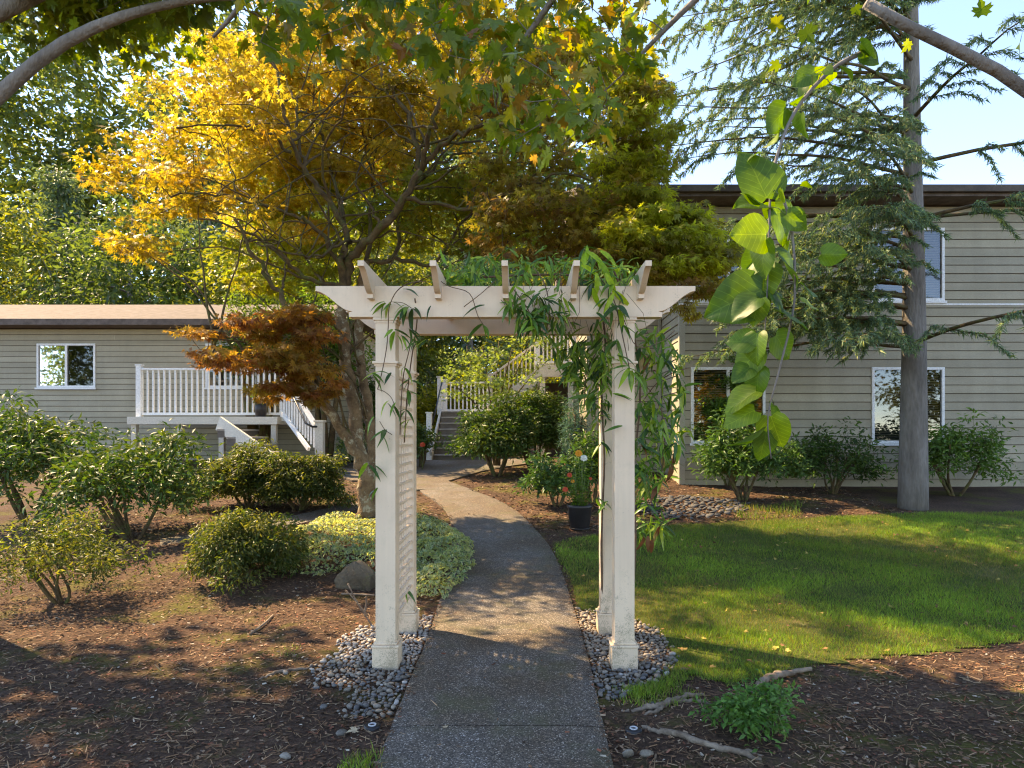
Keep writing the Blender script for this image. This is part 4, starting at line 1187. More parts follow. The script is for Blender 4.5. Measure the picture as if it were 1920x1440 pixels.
REG = [  # cx, cy, rx, ry, Ymin, Ymax, clumps, clump radius, leaves per clump, colours
 (590, 190, 190, 150, 10.4, 12.8, 120, 0.42, 85, GOLD),
 (690, 120, 250, 120, 10.8, 13.2, 90, 0.42, 85, ORNG),
 (640, 290, 140, 60, 10.6, 12.8, 40, 0.40, 85, ORNG),
 (870, 130, 190, 150, 9.6, 11.8, 70, 0.42, 85, BRNG),
 (1050, 260, 170, 200, 8.6, 10.2, 100, 0.40, 85, BRNZ),
 (1190, 270, 65, 200, 7.9, 9.2, 66, 0.30, 90, OLIV),
 (1080, 430, 190, 80, 8.2, 9.6, 62, 0.40, 85, BRNZ),
 (1260, 450, 120, 60, 7.5, 8.8, 60, 0.28, 90, OLIV),
 (1210, 510, 130, 40, 7.6, 8.8, 34, 0.30, 120, BRNZ),
 (1310, 570, 55, 45, 7.5, 8.3, 7, 0.18, 40, BRNZ),
 (880, 390, 150, 90, 9.8, 12.2, 62, 0.36, 85, GRNY),
 (680, 390, 220, 90, 10.8, 13.2, 76, 0.38, 85, GRNY),
 (520, 340, 110, 120, 10.2, 12.6, 60, 0.40, 110, GOLD),
 (545, 635, 75, 65, 8.5, 9.4, 30, 0.26, 80, REDB),
 (520, 715, 45, 40, 8.5, 9.2, 10, 0.20, 80, REDB),
 (590, 715, 40, 40, 8.7, 9.3, 9, 0.20, 80, REDB),
 (420, 640, 90, 70, 8.2, 9.4, 14, 0.28, 70, REDB),
 (400, 230, 130, 180, 8.8, 11.6, 52, 0.40, 70, GOLD),
 (260, 330, 120, 150, 8.4, 11.0, 26, 0.40, 70, BRNG),
 (700, -110, 420, 130, 9.5, 12.5, 90, 0.46, 85, BRNG),
 (530, 490, 110, 60, 10.0, 12.0, 30, 0.36, 90, GRNY),
]
tw = MB(); parts = []; tg = []
for (cx_, cy_, rx, ry, ya, yb, n, cr, per, cols) in REG:
    a = rng.random(n) * 2*math.pi; r = np.sqrt(rng.random(n))
    px = cx_ + rx*r*np.cos(a); py = cy_ + ry*r*np.sin(a); Y = rng.uniform(ya, yb, n)
    C = np.stack([(px-CX)/F*Y, Y, CH-(py-CY)/F*Y], 1)
    tg.append(C - np.array([0, 0, 0.03]))
    parts.append(clump_leaves(C, cr*rng.uniform(0.75, 1.2, n), per, PALM, 0.088, cols, flat=0.30, droop=0.45, up=0.9))
T = np.concatenate(tg)
NA = np.array(nodes); NRr = np.array(nrad)
fine = MB()
for _ in range(130):                # arching side limbs
    i_ = random.randrange(len(NA)); p_ = NA[i_]
    d_ = np.linalg.norm(T - p_, axis=1); cand = np.where((d_ > 0.9) & (d_ < 2.6) & (T[:, 2] > p_[2] - 0.1))[0]
    if len(cand) == 0: continue
    t_ = T[random.choice(list(cand))]; L_ = np.linalg.norm(t_ - p_)
    mid = 0.5*(p_ + t_) + np.array([random.gauss(0, .1), random.gauss(0, .1), 0.12*L_])
    pp_ = catmull([Vector(p_), Vector(0.6*p_ + 0.4*mid), Vector(mid), Vector(t_)], 3)
    r_ = min(float(NRr[i_])*0.7, 0.022)
    rr_ = [r_ + (0.006 - r_)*k_/(len(pp_)-1) for k_ in range(len(pp_))]
    pp_ = [q_ + Vector((random.gauss(0, .012), random.gauss(0, .012), random.gauss(0, .012))) for q_ in pp_]
    fine.tube(pp_, rr_, 5, cap=False)
    nodes.extend([tuple(q_) for q_ in pp_[2:]]); nrad.extend(rr_[2:])
fine.build('side_branches', M['bark_moss'], maple, smooth=True)['kind'] = 'stuff'
grow_twigs(nodes, nrad, T, tw, 0.006, 0.05, 4, 1.7)
o = tw.build('twigs', M['bark_moss'], maple, smooth=True); o['kind'] = 'stuff'
V, Fc, C = merge(parts)
obj_np('crown', V, Fc, M['leaf_maple'], maple, True, C)

# ================================================================== BROAD-LEAVED MAPLE over the foreground
BX = 1.25
btree = empty('broadleaf_maple', (2.35 + BX, 3.9, 0), 'grey trunked maple by the lawn edge whose broad green leaves hang over the arbor', 'tree')
tr = MB()
tr.tube(catmull([(x + BX, y, z) for x, y, z in [(2.35, 3.9, -0.1), (2.36, 3.9, 0.25), (2.33, 3.92, 1.4), (2.40, 3.95, 2.8), (2.35, 4.0, 4.4), (2.42, 4.1, 6.2), (2.3, 4.1, 7.8)]], 4),
        [0.30, 0.24, 0.21, 0.20, 0.19, 0.19, 0.185, 0.18, 0.18, 0.175, 0.17, 0.165, 0.16, 0.155, 0.15, 0.14, 0.13, 0.12, 0.11, 0.10, 0.09, 0.08, 0.07, 0.06, 0.05], 14)
tr.build('trunk', M['bark_grey'], btree, smooth=True)
br = MB(); bn = []; brd = []
for pts, r0 in [([(2.35 + BX, 4.0, 4.3), (1.6, 4.2, 4.85), (0.6, 4.5, 5.15), (-0.6, 4.7, 5.2), (-1.8, 4.9, 5.0), (-2.4, 5.2, 4.75)], 0.085),
                ([(2.38 + BX, 4.0, 4.9), (1.6, 4.8, 5.6), (0.6, 5.4, 5.9), (-0.6, 5.9, 6.0)], 0.07),
                ([(0.6, 4.5, 5.15), (0.2, 4.9, 4.8), (-0.05, 5.1, 4.55), (-0.2, 5.2, 4.25)], 0.03),
                ([(2.38 + BX, 4.0, 4.6), (2.0, 3.0, 5.2), (1.2, 1.8, 5.6), (0.0, 0.6, 5.8)], 0.07),
                ([(2.4 + BX, 4.1, 5.0), (4.2, 4.4, 5.7), (5.2, 4.3, 6.1)], 0.07),
                ([(-0.6, 4.7, 5.2), (-0.9, 4.3, 4.9), (-1.3, 4.1, 4.65)], 0.025), ([(1.6, 4.2, 4.85), (1.1, 4.6, 4.55), (0.75, 4.9, 4.3)], 0.028)]:
    p = catmull(pts, 4); rr = [r0 + (0.012-r0)*i/(len(p)-1) for i in range(len(p))]
    lb = MB(); lb.tube(p, rr, 7); lb.build('branch', M['bark_grey'], btree, smooth=True); bn += [tuple(q_) for q_ in p]; brd += rr
LEAFM = []
for k in range(3):
    v, f = tpl_outline([(x*random.uniform(.92, 1.08), y*random.uniform(.95, 1.05)) for x, y in MAPLE_OUT], fold=[0.10, 0.28, 0.18][k], droop=[0.2, 0.5, 0.8][k])
    LEAFM.append(tri_mesh('maple_leaf', v, f, M['big_leaf'], False))
def place_leaf(me, parent, p, d, n, s):
    o = link_mesh('leaf', me, parent)
    d = Vector(d).normalized(); x = d.cross(Vector(n)).normalized(); z = x.cross(d)
    m = Matrix(((x.x, d.x, z.x), (x.y, d.y, z.y), (x.z, d.z, z.z))).to_4x4() @ Matrix.Diagonal((s, s, s, 1))
    off = Vector((0, 0, 0)); q_ = parent
    while q_ is not None: off += q_.location; q_ = q_.parent
    o.matrix_local = Matrix.Translation(Vector(p) - off) @ m
    return o
TOPPX = [(480, -40), (1240, -40), (1232, 90), (1195, 170), (1150, 160), (1145, 300), (1075, 300), (960, 290), (930, 230), (840, 215), (800, 130), (720, 130), (640, 70), (600, 190), (530, 170), (480, 90)]
ends = []
while len(ends) < 96:
    px, py = random.uniform(470, 1240), random.uniform(-40, 300)
    if in_poly(np.array([px]), np.array([py]), TOPPX)[0] and random.random() < (1.0 if px > 760 or py < 60 else 0.55):
        ends.append(W(px, py - 22, random.uniform(4.3, 5.3)))
grow_twigs(bn, brd, np.array([tuple(e) for e in ends]), br, 0.0035, 0.03, 5)
br.build('twigs', M['bark_grey'], btree, smooth=True)['kind'] = 'stuff'
cnt = 0
for e in ends:
    for k in range(3):
        if cnt >= 290: break
        a = random.uniform(0, 6.28); pr = random.uniform(0.03, 0.11)
        st = e + Vector((math.cos(a)*pr, math.sin(a)*pr, random.uniform(-0.06, 0.03)))
        d = Vector((math.cos(a)*0.6, math.sin(a)*0.6, -random.uniform(0.25, 1.0)))
        n = Vector((random.gauss(0, 0.5), random.gauss(0, 0.5), 1))
        place_leaf(LEAFM[random.randrange(3)], btree, st, d, n, random.uniform(0.10, 0.165)); cnt += 1
# further broad leaves deeper in the same hanging sprays
en = []
while len(en) < 150:
    px, py = random.uniform(470, 1240), random.uniform(-60, 290)
    if in_poly(np.array([px]), np.array([py]), TOPPX)[0] and random.random() < (1.0 if py < 110 else 0.6): en.append(tuple(W(px, py - 15, random.uniform(4.8, 6.2))))
en = np.repeat(np.array(en), 4, axis=0) + rng.normal(0, 0.07, (600, 3))
D = rng.normal(0, 0.5, (600, 3)); D[:, 2] -= 0.7; N = rng.normal(0, 0.45, (600, 3)); N[:, 2] += 1
V, Fc, C = scatter(tpl_outline(MAPLE_OUT, 0.18, 0.5), en, D, N, rng.uniform(0.09, 0.155, 600), pick_cols([(0.09, 0.16, 0.02), (0.14, 0.21, 0.022), (0.23, 0.24, 0.028), (0.27, 0.17, 0.026)], 600))
o = obj_np('inner_foliage', V, Fc, M['leaf'], btree, False, C); o['kind'] = 'stuff'
# the rest of its crown, above and beside the frame
n = 1700
n = 800
P = np.stack([rng.uniform(-2.8, 5.2, n), rng.uniform(0.4, 6.3, n), rng.uniform(4.9, 7.6, n)], 1)
keep = (P[:, 2] > 2.15 + 0.66*P[:, 1]) | (P[:, 0] > 1.5)
P = P[keep]; n = len(P)
D = rng.normal(0, 0.6, (n, 3)); D[:, 2] -= 0.6; N = rng.normal(0, 0.4, (n, 3)); N[:, 2] += 1
vv, ff = tpl_outline(MAPLE_OUT, 0.15, 0.4)
V, Fc, C = scatter((vv, ff), P, D, N, rng.uniform(0.10, 0.17, n), pick_cols([(0.05, 0.11, 0.02), (0.08, 0.15, 0.02), (0.13, 0.17, 0.022)], n))
o = obj_np('upper_foliage', V, Fc, M['leaf'], btree, False, C); o['kind'] = 'stuff'

# a second broad-leaved maple left of the beds: its high crown shades the foreground
LX, LYY = -4.9, 5.6
ltree = empty('broadleaf_maple', (LX, LYY, gz(LX, LYY)), 'tall maple standing in the mulch bed left of the arbor with a high broad crown', 'tree')
mb = MB(); tp = catmull([(LX, LYY, -0.1), (LX+.02, LYY, .3), (LX-.05, LYY, 2), (LX+.05, LYY+.1, 4), (LX+.1, LYY+.3, 6.2), (LX+.3, LYY+.6, 8.6)], 4)
mb.tube(tp, [0.27, .23, .21, .2] + [0.195 - 0.009*i for i in range(len(tp)-4)], 14); mb.build('trunk', M['bark_grey'], ltree, smooth=True)
mb = MB(); bn = [tuple(q_) for q_ in tp[8:]]; brd = [0.08]*len(bn)
for pts, r0 in [([(LX+.05, LYY+.1, 4.2), (-3.9, 5.7, 5.0), (-2.9, 5.7, 5.35), (-1.9, 5.8, 5.45)], .07), ([(LX+.08, LYY+.2, 5.2), (-3.8, 6.6, 6.4), (-2.7, 7.6, 7.2), (-1.6, 8.0, 7.6)], .08),
                ([(LX+.08, LYY+.2, 5.4), (-5.4, 6.8, 6.4), (-5.6, 8.0, 7.0)], .07), ([(LX+.1, LYY+.2, 5.8), (-4.0, 5.0, 6.8), (-3.0, 4.4, 7.3)], .07)]:
    p = catmull(pts, 4); rr = [r0 + (0.012-r0)*i/(len(p)-1) for i in range(len(p))]; lb = MB(); lb.tube(p, rr, 8); lb.build('branch', M['bark_grey'], ltree, smooth=True); bn += [tuple(q_) for q_ in p[3:]]; brd += rr[3:]
n = 330
u = rand_unit(n)*(rng.random((n, 1))**.4); C = u*np.array([2.5, 1.9, 1.8]) + np.array([-4.7, 7.0, 7.7])
C3 = rand_unit(150)*(rng.random((150, 1))**.4)*np.array([2.2, 1.7, 1.6]) + np.array([-8.0, 7.6, 8.0])
C2 = rand_unit(60)*(rng.random((60, 1))**.4)*np.array([1.5, 1.0, .6]) + np.array([-3.0, 5.6, 6.0]); C = np.vstack([C, C2, C3])
k = (C[:, 2] > 1.66 + 0.70*C[:, 1]) | (C[:, 0] < -0.44*C[:, 1]); k &= C[:, 2] > 4.3
C = C[k]; grow_twigs(bn, brd, C, mb, .005, .04, 4); mb.build('twigs', M['bark_grey'], ltree, smooth=True)['kind'] = 'stuff'
vv, ff = tpl_outline(MAPLE_OUT, 0.15, 0.4)
V, Fc, Cc = clump_leaves(C, .36*np.ones(len(C)), 22, (vv, ff), .145, [(0.06, 0.13, 0.02), (0.10, 0.17, 0.022), (0.15, 0.19, 0.025)], .6, .5, .9)
obj_np('crown', V, Fc, M['leaf'], ltree, False, Cc)

# surface roots of that tree
def root_thing(pxs, r, label):
    pts = []
    for (px, py, lift) in pxs:
        p = G(px, py); pts.append(Vector((p.x, p.y, gz(p.x, p.y) + lift)))
    pts = catmull(pts, 8); k = len(pts); r *= 0.68
    mb = MB(); mb.tube([p + Vector((random.gauss(0, .004), random.gauss(0, .005), random.gauss(0, .003) - 0.004)) for p in pts], [r*(1 + 0.08*math.sin(i*0.35 + r*900) + 0.05*math.sin(i*0.8))*(0.55 + 0.45*math.sin(math.pi*(i+1.5)/(k+2))) for i in range(k)], 8)
    tag(mb.build('tree_root', M['root'], None, smooth=True), label, 'root')
root_thing([(1168, 1334, 0.0), (1205, 1333, 0.014), (1245, 1327, 0.022), (1285, 1312, 0.022), (1318, 1304, 0.006)], 0.026, 'pale forked surface root crossing the thin grass')
root_thing([(1204, 1341, 0.0), (1232, 1338, 0.012), (1258, 1322, 0.014), (1310, 1318, 0.008), (1340, 1322, -0.006)], 0.020, 'thinner root lying against the forked root')
root_thing([(1205, 1364, 0.002), (1235, 1376, 0.016), (1280, 1387, 0.02), (1340, 1409, 0.018), (1390, 1418, 0.016), (1428, 1428, 0.002)], 0.026, 'long bare root winding through the soil beside the walk')
root_thing([(1375, 1412, 0.002), (1400, 1414, 0.012), (1432, 1420, 0.0)], 0.016, 'short stub of root beside the long bare root')
root_thing([(1405, 1296, 0.0), (1425, 1288, 0.03), (1450, 1276, 0.04), (1520, 1262, 0.03)], 0.034, 'thick pale root rising behind the low green plant')
root_thing([(480, 1275, 0.0), (515, 1262, 0.012), (560, 1256, 0.010), (600, 1250, -0.004)], 0.017, 'pale root breaking the mulch left of the pebbles')

# ================================================================== CLIMBING VINES
VINE = []
for k in range(4):
    v, f = tpl_lance([0.21, 0.17, 0.24, 0.30][k], [0.3, 0.6, 0.15, 0.4][k], 5)
    VINE.append(tri_mesh('vine_leaf', v, f, M['vine_leaf'], True))
VDRY = tri_mesh('dry_leaf', *tpl_lance(0.30, 0.6, 5), M['vine_leaf_dry'], True)
def vine_leafset(root, p, k, smin, smax, spread=0.9, dry=0.0, out=(0, -0.25, 0)):
    for j in range(k):
        a = random.uniform(0, 6.28)
        d = Vector((math.cos(a)*spread*1.15 + out[0], math.sin(a)*spread*0.6 + out[1], -random.uniform(0.0, 1.25)))
        n = Vector((math.cos(a)*0.5 + random.gauss(0, 0.3), math.sin(a)*0.5 - 0.4 + random.gauss(0, 0.3), 0.7))
        me = VDRY if random.random() < dry else VINE[random.randrange(4)]
        q_ = Vector(p) + Vector((random.gauss(0, .008), random.gauss(0, .008), random.gauss(0, .008)))
        place_leaf(me, root, q_, d, n, random.uniform(smin, smax))
YV = 4.60
vl = empty('climbing_vine', (-0.80, YV + 0.12, 0), 'sparse dark leaved vine twining up the arbor posts on the mulch side', 'vine')
mb = MB()
for spec, r in [([(800, 528, 4.6), (770, 530, 4.58), (745, 545, 4.57), (730, 575, 4.57), (728, 610, 4.6), (725, 650, 4.6), (718, 690, 4.6), (708, 730, 4.62)], 0.0035),
                ([(778, 560, 4.6), (782, 600, 4.85), (775, 650, 5.0), (768, 700, 5.05), (762, 760, 5.1), (758, 830, 5.1)], 0.005),
                ([(765, 585, 4.8), (770, 640, 4.9), (757, 700, 4.9), (752, 760, 4.9), (750, 815, 4.9)], 0.004),
                ([(708, 730, 4.62), (722, 735, 4.6), (735, 748, 4.6), (742, 770, 4.6)], 0.0025), ([(712, 790, 4.62), (722, 806, 4.6), (735, 815, 4.6)], 0.0025),
                ([(733, 566, 4.57), (755, 568, 4.56), (772, 578, 4.56)], 0.0025),
                ([(760, 1190, 5.5), (758, 1150, 5.52), (752, 1130, 5.5), (747, 1100, 5.5)], 0.004)]:
    mb = MB(); mb.tube(catmull([W(*s) for s in spec], 4), r, 5); mb.build('stem', M['twig'], vl, smooth=True)
for (px, py, Y, k) in [(722, 566, YV, 3), (735, 570, YV, 3), (762, 575, YV, 5), (772, 580, YV, 3), (752, 545, YV, 1), (741, 620, YV, 3), (750, 628, YV, 3), (768, 615, 4.75, 4), (775, 635, 4.85, 3),
                       (712, 697, YV, 2), (700, 702, YV, 2), (733, 700, YV, 1), (760, 690, 4.9, 3), (770, 715, 5.0, 4), (765, 735, 5.0, 3), (728, 752, YV, 2), (740, 756, YV, 2), (762, 770, 5.0, 4), (768, 790, 5.0, 2),
                       (722, 806, YV, 3), (715, 812, YV, 1), (690, 870, 4.62, 2), (702, 872, 4.62, 2), (705, 915, 4.62, 2), (700, 780, 4.62, 2), (785, 640, 5.2, 2), (800, 635, 5.3, 2), (757, 1105, 5.3, 2), (812, 575, YV, 1)]:
    vine_leafset(vl, W(px, py, Y), k, 0.095, 0.155)

vr = empty('climbing_vine', (0.72, Y0 + SP + 0.05, 0), 'lush evergreen vine smothering the arbor posts beside the lawn and spilling over the beam', 'vine')
mb = MB()
stems = [([(1130, 1180, 5.5), (1128, 1000, 5.42), (1133, 860, 5.4), (1128, 740, 5.4), (1135, 640, 5.4), (1120, 560, 5.3), (1085, 520, 5.1), (1000, 515, 5.0), (900, 520, 5.0)], 0.009),
         ([(1182, 1180, 5.0), (1192, 1010, 5.0), (1188, 880, 5.1), (1200, 760, 5.2), (1195, 660, 5.2), (1170, 560, 5.0), (1150, 505, 4.9)], 0.008),
         ([(1125, 520, 4.75), (1150, 560, 4.62), (1165, 620, 4.6), (1180, 690, 4.6)], 0.004), ([(1090, 515, 4.8), (1120, 490, 4.7), (1095, 468, 4.65)], 0.004),
         ([(1000, 500, 4.9), (1020, 530, 4.62), (1030, 575, 4.55), (1025, 620, 4.55)], 0.004), ([(950, 515, 4.9), (965, 545, 4.6), (990, 580, 4.55), (1000, 610, 4.55)], 0.004),
         ([(810, 515, 4.6), (840, 536, 4.58), (880, 550, 4.57), (895, 590, 4.57), (908, 612, 4.57)], 0.003), ([(870, 575, 4.57), (900, 552, 4.57), (930, 525, 4.7)], 0.003),
         ([(1200, 760, 5.2), (1230, 720, 5.15), (1260, 700, 5.1), (1290, 690, 5.1)], 0.004), ([(1195, 700, 5.2), (1240, 770, 5.15), (1245, 850, 5.1), (1235, 920, 5.1)], 0.004),
         ([(1130, 640, 5.4), (1100, 700, 5.3), (1095, 770, 5.3)], 0.004), ([(1170, 600, 4.6), (1195, 650, 4.6), (1240, 640, 4.8), (1265, 620, 4.9)], 0.003)]
for spec, r in stems:
    lb = MB(); lb.tube(catmull([W(*s) for s in spec], 4), r, 5); lb.build('stem', M['twig'], vr, smooth=True)
for i in range(34):       # fine hanging tendrils
    a = W(random.uniform(960, 1190), random.uniform(500, 560), random.uniform(4.55, 4.9)); L = random.uniform(0.2, 0.5)
    b = a + Vector((random.uniform(-0.15, 0.15), random.uniform(-0.06, 0.06), -L)); mb.tube([a, a.lerp(b, 0.5) + Vector((random.uniform(-.08, .08), 0, 0)), b], 0.0018, 4)
mb.build('tendrils', M['twig'], vr, smooth=True)['kind'] = 'stuff'
spots = [(905, 577, 4.57, 1), (905, 610, 4.57, 3), (942, 560, 4.57, 3), (955, 572, 4.56, 4), (975, 580, 4.55, 4), (990, 590, 4.55, 5), (1000, 600, 4.55, 5), (1005, 615, 4.55, 5), (1030, 575, 4.55, 4), (1040, 585, 4.55, 3), (1020, 560, 4.55, 4),
         (1098, 465, 4.65, 5), (1115, 490, 4.68, 4), (1130, 505, 4.66, 5), (1110, 530, 4.62, 4), (1150, 530, 4.6, 4), (1140, 560, 4.58, 5), (1160, 575, 4.56, 4), (1120, 585, 4.56, 3), (1170, 610, 4.56, 4), (1155, 640, 4.6, 4),
         (1175, 690, 4.56, 4), (1160, 665, 4.58, 3), (1185, 700, 4.56, 3), (1155, 740, 4.6, 2), (1165, 800, 4.6, 1), (1075, 590, 4.57, 2), (1195, 515, 4.6, 2), (1120, 935, 5.35, 3), (1135, 940, 5.35, 3), (1130, 830, 5.35, 4), (1128, 770, 5.3, 4)]
for px, py, Y, k in spots: vine_leafset(vr, W(px, py, Y), k, 0.10, 0.165)
# vine leaves above the beam, sunlight put into their brighter colour
M['vine_leaf_sunlit'] = mat_leaf('vine_leaf_sunlit', 0.5, 0.4, 0.4, tint=(1.9, 1.7, 0.4), ramp_stops=[(0.0, (0.20, 0.36, 0.03)), (1.0, (0.34, 0.50, 0.05))])
VLIT = tri_mesh('vine_leaf', *tpl_lance(0.24, 0.35, 5), M['vine_leaf_sunlit'], True)
for (px, py, dx, dy, L) in [(1096, 498, -.1, -1, 36), (1098, 490, .25, -1, 34), (1100, 472, .9, .5, 44), (1118, 486, .7, .75, 46), (1128, 500, .6, .9, 48), (1118, 512, .1, 1, 44), (1135, 512, .5, .8, 42), (1090, 498, .95, .3, 44), (1112, 540, .3, 1, 40), (1148, 545, .8, .6, 44), (1125, 470, .85, .55, 40), (1160, 580, .3, 1, 40), (1180, 690, -.5, .8, 36), (1150, 550, -.4, .9, 36)]:
    q_ = W(px, py, 4.58 + random.uniform(-.03, .03)); place_leaf(VLIT, vr, q_, (dx, random.uniform(-.3, .3), -dy), (random.gauss(0, .4), -1, .5), L/F*4.58*1.15); nv0 = 14
# curtain of leaves outside the posts and around the rear post
nv = sum(s[3] for s in spots) + 24
CURT = [(1192, 620), (1250, 610), (1275, 680), (1290, 760), (1280, 840), (1255, 880), (1240, 930), (1245, 1000), (1225, 1035), (1200, 1000), (1192, 900)]
restP = []
def curtain(poly, n, ya, yb, k=3, dry=0.05):
    global nv
    xs = [p[0] for p in poly]; ys = [p[1] for p in poly]; got = 0
    while got < n:
        px, py = random.uniform(min(xs), max(xs)), random.uniform(min(ys), max(ys))
        if not in_poly(np.array([px]), np.array([py]), poly)[0]: continue
        p = W(px, py, random.uniform(ya, yb)); got += 1
        if nv + k <= 300:
            vine_leafset(vr, p, k, 0.10, 0.165, 0.8, dry); nv += k
        else:
            restP.append((p, k))
curtain(CURT, 44, 4.95, 5.2, 3, 0.06)
curtain([(1060, 640), (1142, 640), (1142, 800), (1118, 790), (1090, 735), (1060, 695)], 26, 5.25, 5.55)
curtain([(830, 500), (900, 480), (1000, 470), (1080, 490), (1180, 500), (1180, 536), (830, 536)], 46, 4.8, 5.7, 4)
curtain(CURT, 110, 4.95, 5.5, 3)
curtain([(1120, 500), (1200, 490), (1195, 700), (1130, 720)], 34, 4.56, 5.3, 3)
curtain([(950, 540), (1060, 540), (1060, 600), (970, 610)], 26, 4.50, 4.62, 3)
curtain([(1060, 640), (1142, 640), (1142, 800), (1118, 790), (1090, 735), (1060, 695)], 50, 5.25, 5.55)
curtain([(1020, 600), (1140, 600), (1140, 700), (1050, 690)], 34, 5.2, 5.6, 3)
curtain([(830, 495), (900, 480), (1000, 465), (1080, 480), (1180, 490), (1180, 536), (830, 536)], 60, 4.75, 5.7, 4)
P = np.array([tuple(p) for p, k in restP for _ in range(k)]); n = len(P)
P += rng.normal(0, 0.02, P.shape); D = rng.normal(0, 0.75, (n, 3)); D[:, 2] -= 0.65; N = rng.normal(0, 0.5, (n, 3)); N[:, 2] += .7; N[:, 1] -= .4
V, Fc, C = scatter(tpl_lance(0.20, 0.4, 4), P, D, N, rng.uniform(0.09, 0.165, n), pick_cols([(0.04, 0.11, 0.03), (0.07, 0.17, 0.03), (0.14, 0.27, 0.035), (0.24, 0.34, 0.05)], n))
o = obj_np('inner_foliage', V, Fc, M['leaf_gloss'], vr, True, C); o['kind'] = 'stuff'
for (px, py, Y) in [(1215, 1005, 5.0), (1222, 1012, 5.0), (1208, 1002, 5.02), (1234, 985, 5.0), (1228, 990, 5.02), (1262, 850, 5.1), (1258, 870, 5.1), (1240, 855, 5.1)]:
    place_leaf(VDRY, vr, W(px, py, Y), (random.gauss(0, .2), random.gauss(0, .2), -1), (random.gauss(0, .4), -1, 0.2), random.uniform(0.11, 0.17))

# ================================================================== HEART-LEAVED SMALL TREE, close on the right
def heart_mesh(k):
    """heart blade with a folded midrib, wavy margin and drooping tip"""
    r = np.random.default_rng(40+k); rows = 8; V = []; Fc = []
    fold = [0.25, 0.55, 0.38, 0.15][k]; droop = [0.25, 0.5, 0.8, 0.4][k]
    ys = [0.0, .08, .2, .34, .5, .66, .82, .93, 1.0]; hw = [.20, .38, .47, .485, .45, .36, .22, .10, .004]
    for i, (y, w) in enumerate(zip(ys, hw)):
        for j in range(-3, 4):
            t = j/3; x = w*t; yy = y - (0.10*abs(t)*(1-y)**4)
            z = fold*abs(x)*(1-0.5*abs(t)) - droop*y*y*.6 + 0.025*math.sin(y*9+t*3+k) + r.normal(0, .004)
            V.append((x, yy, z))
    for i in range(rows):
        for j in range(6):
            a_ = i*7+j; Fc += [(a_, a_+1, a_+8), (a_, a_+8, a_+7)]
    return tri_mesh('heart_leaf', np.array(V), np.array(Fc), M['heart_leaf'], True)
HEART = [heart_mesh(k) for k in range(4)]
rb = empty('redbud_tree', (1.95, 2.15, 0), 'slender young tree with big heart shaped leaves hanging in close on the right', 'tree')
mb = MB()
mb.tube(catmull([(1.95, 2.15, -0.08), (1.94, 2.15, 0.8), (1.89, 2.13, 1.8), (1.70, 2.08, 2.6), (1.05, 2.03, 2.97)], 5), [0.030 - 0.0007*i for i in range(21)], 8)
YR = 1.95
ARCS = []
for spec, r in [([(1625, 95, 2.03), (1560, 130, 2.0), (1490, 210, 1.97), (1450, 320, YR), (1442, 430, YR), (1438, 560, YR), (1432, 640, YR)], 0.0075),
                ([(1448, 320, YR), (1482, 420, 1.97), (1490, 560, 1.96), (1462, 690, YR), (1440, 780, YR), (1446, 860, YR)], 0.005)]:
    ARCS.append(catmull([W(*s) for s in spec], 8))
    mb.tube(catmull([W(*s) for s in spec], 4), [r*(1-0.035*i) if 1-0.035*i > .3 else r*.3 for i in range(4*(len(spec)-1)+1)], 6)
mb.build('trunk', M['bark_grey'], rb, smooth=True)
# (stalk end pixel, tip direction in the picture, length px, tilt)
for (px, py, dx, dy, L, t) in [(1436, 372, -0.35, -0.94, 100, .3), (1432, 385, -1, -.15, 66, .9), (1428, 385, -.6, -.8, 50, .5), (1437, 440, -.95, .1, 82, .55), (1434, 452, -.1, 1, 70, .3), (1430, 470, -.5, .9, 62, .4), (1434, 500, -.2, 1, 76, .3),
                               (1428, 545, -1, .35, 105, .25), (1420, 560, -.8, .5, 62, .6), (1425, 560, -.3, 1, 52, .4), (1414, 640, -1, -.1, 54, .6), (1420, 625, -.2, 1, 60, .4), (1422, 655, -.6, .75, 66, .4), (1424, 690, -.2, 1, 56, .35),
                               (1418, 735, -.95, .45, 70, .3), (1415, 770, -.9, .4, 66, .35), (1430, 800, -.7, .7, 72, .3), (1436, 810, -.1, 1, 58, .3), (1446, 780, .3, 1, 66, .3), (1440, 900, .2, 1, 60, .3), (1446, 985, -.3, 1, 62, .3), (1436, 1010, -.6, .8, 40, .5),
                               (1450, 390, .6, .6, 80, .3), (1460, 480, .8, .6, 84, .4), (1452, 580, .9, .4, 70, .4), (1480, 300, .5, .8, 80, .3), (1530, 250, .3, 1, 80, .3), (1590, 210, .5, .9, 70, .3), (1500, 620, .2, 1, 76, .3), (1560, 560, .3, 1, 74, .3), (1540, 850, .1, 1, 70, .3), (1610, 800, .3, 1, 70, .3),
                               (1750, 415, .5, 1, 80, .3), (1820, 400, -.4, 1, 80, .3), (1700, 435, -.5, 1, 70, .3), (1640, 460, .2, 1, 70, .4), (1700, 700, .2, 1, 74, .4), (1800, 655, -.3, 1, 74, .4), (1660, 730, -.4, 1, 70, .4), (1880, 640, .3, 1, 74, .4), (1428, 425, -.7, .7, 50, .5), (1440, 540, .5, .8, 60, .4), (1405, 690, -.8, .5, 46, .5)]:
    if px > 1472 or py > 870: continue
    Yq = YR + random.uniform(-0.05, 0.06)
    p = W(px, py, Yq)
    d = Vector((dx, random.uniform(-t, t), -dy))
    n = Vector((random.gauss(0, 0.6), -random.uniform(0.25, 1.0), random.uniform(0.1, 0.9)))
    place_leaf(HEART[random.randrange(4)], rb, p, d, n, L/F*Yq*1.0)

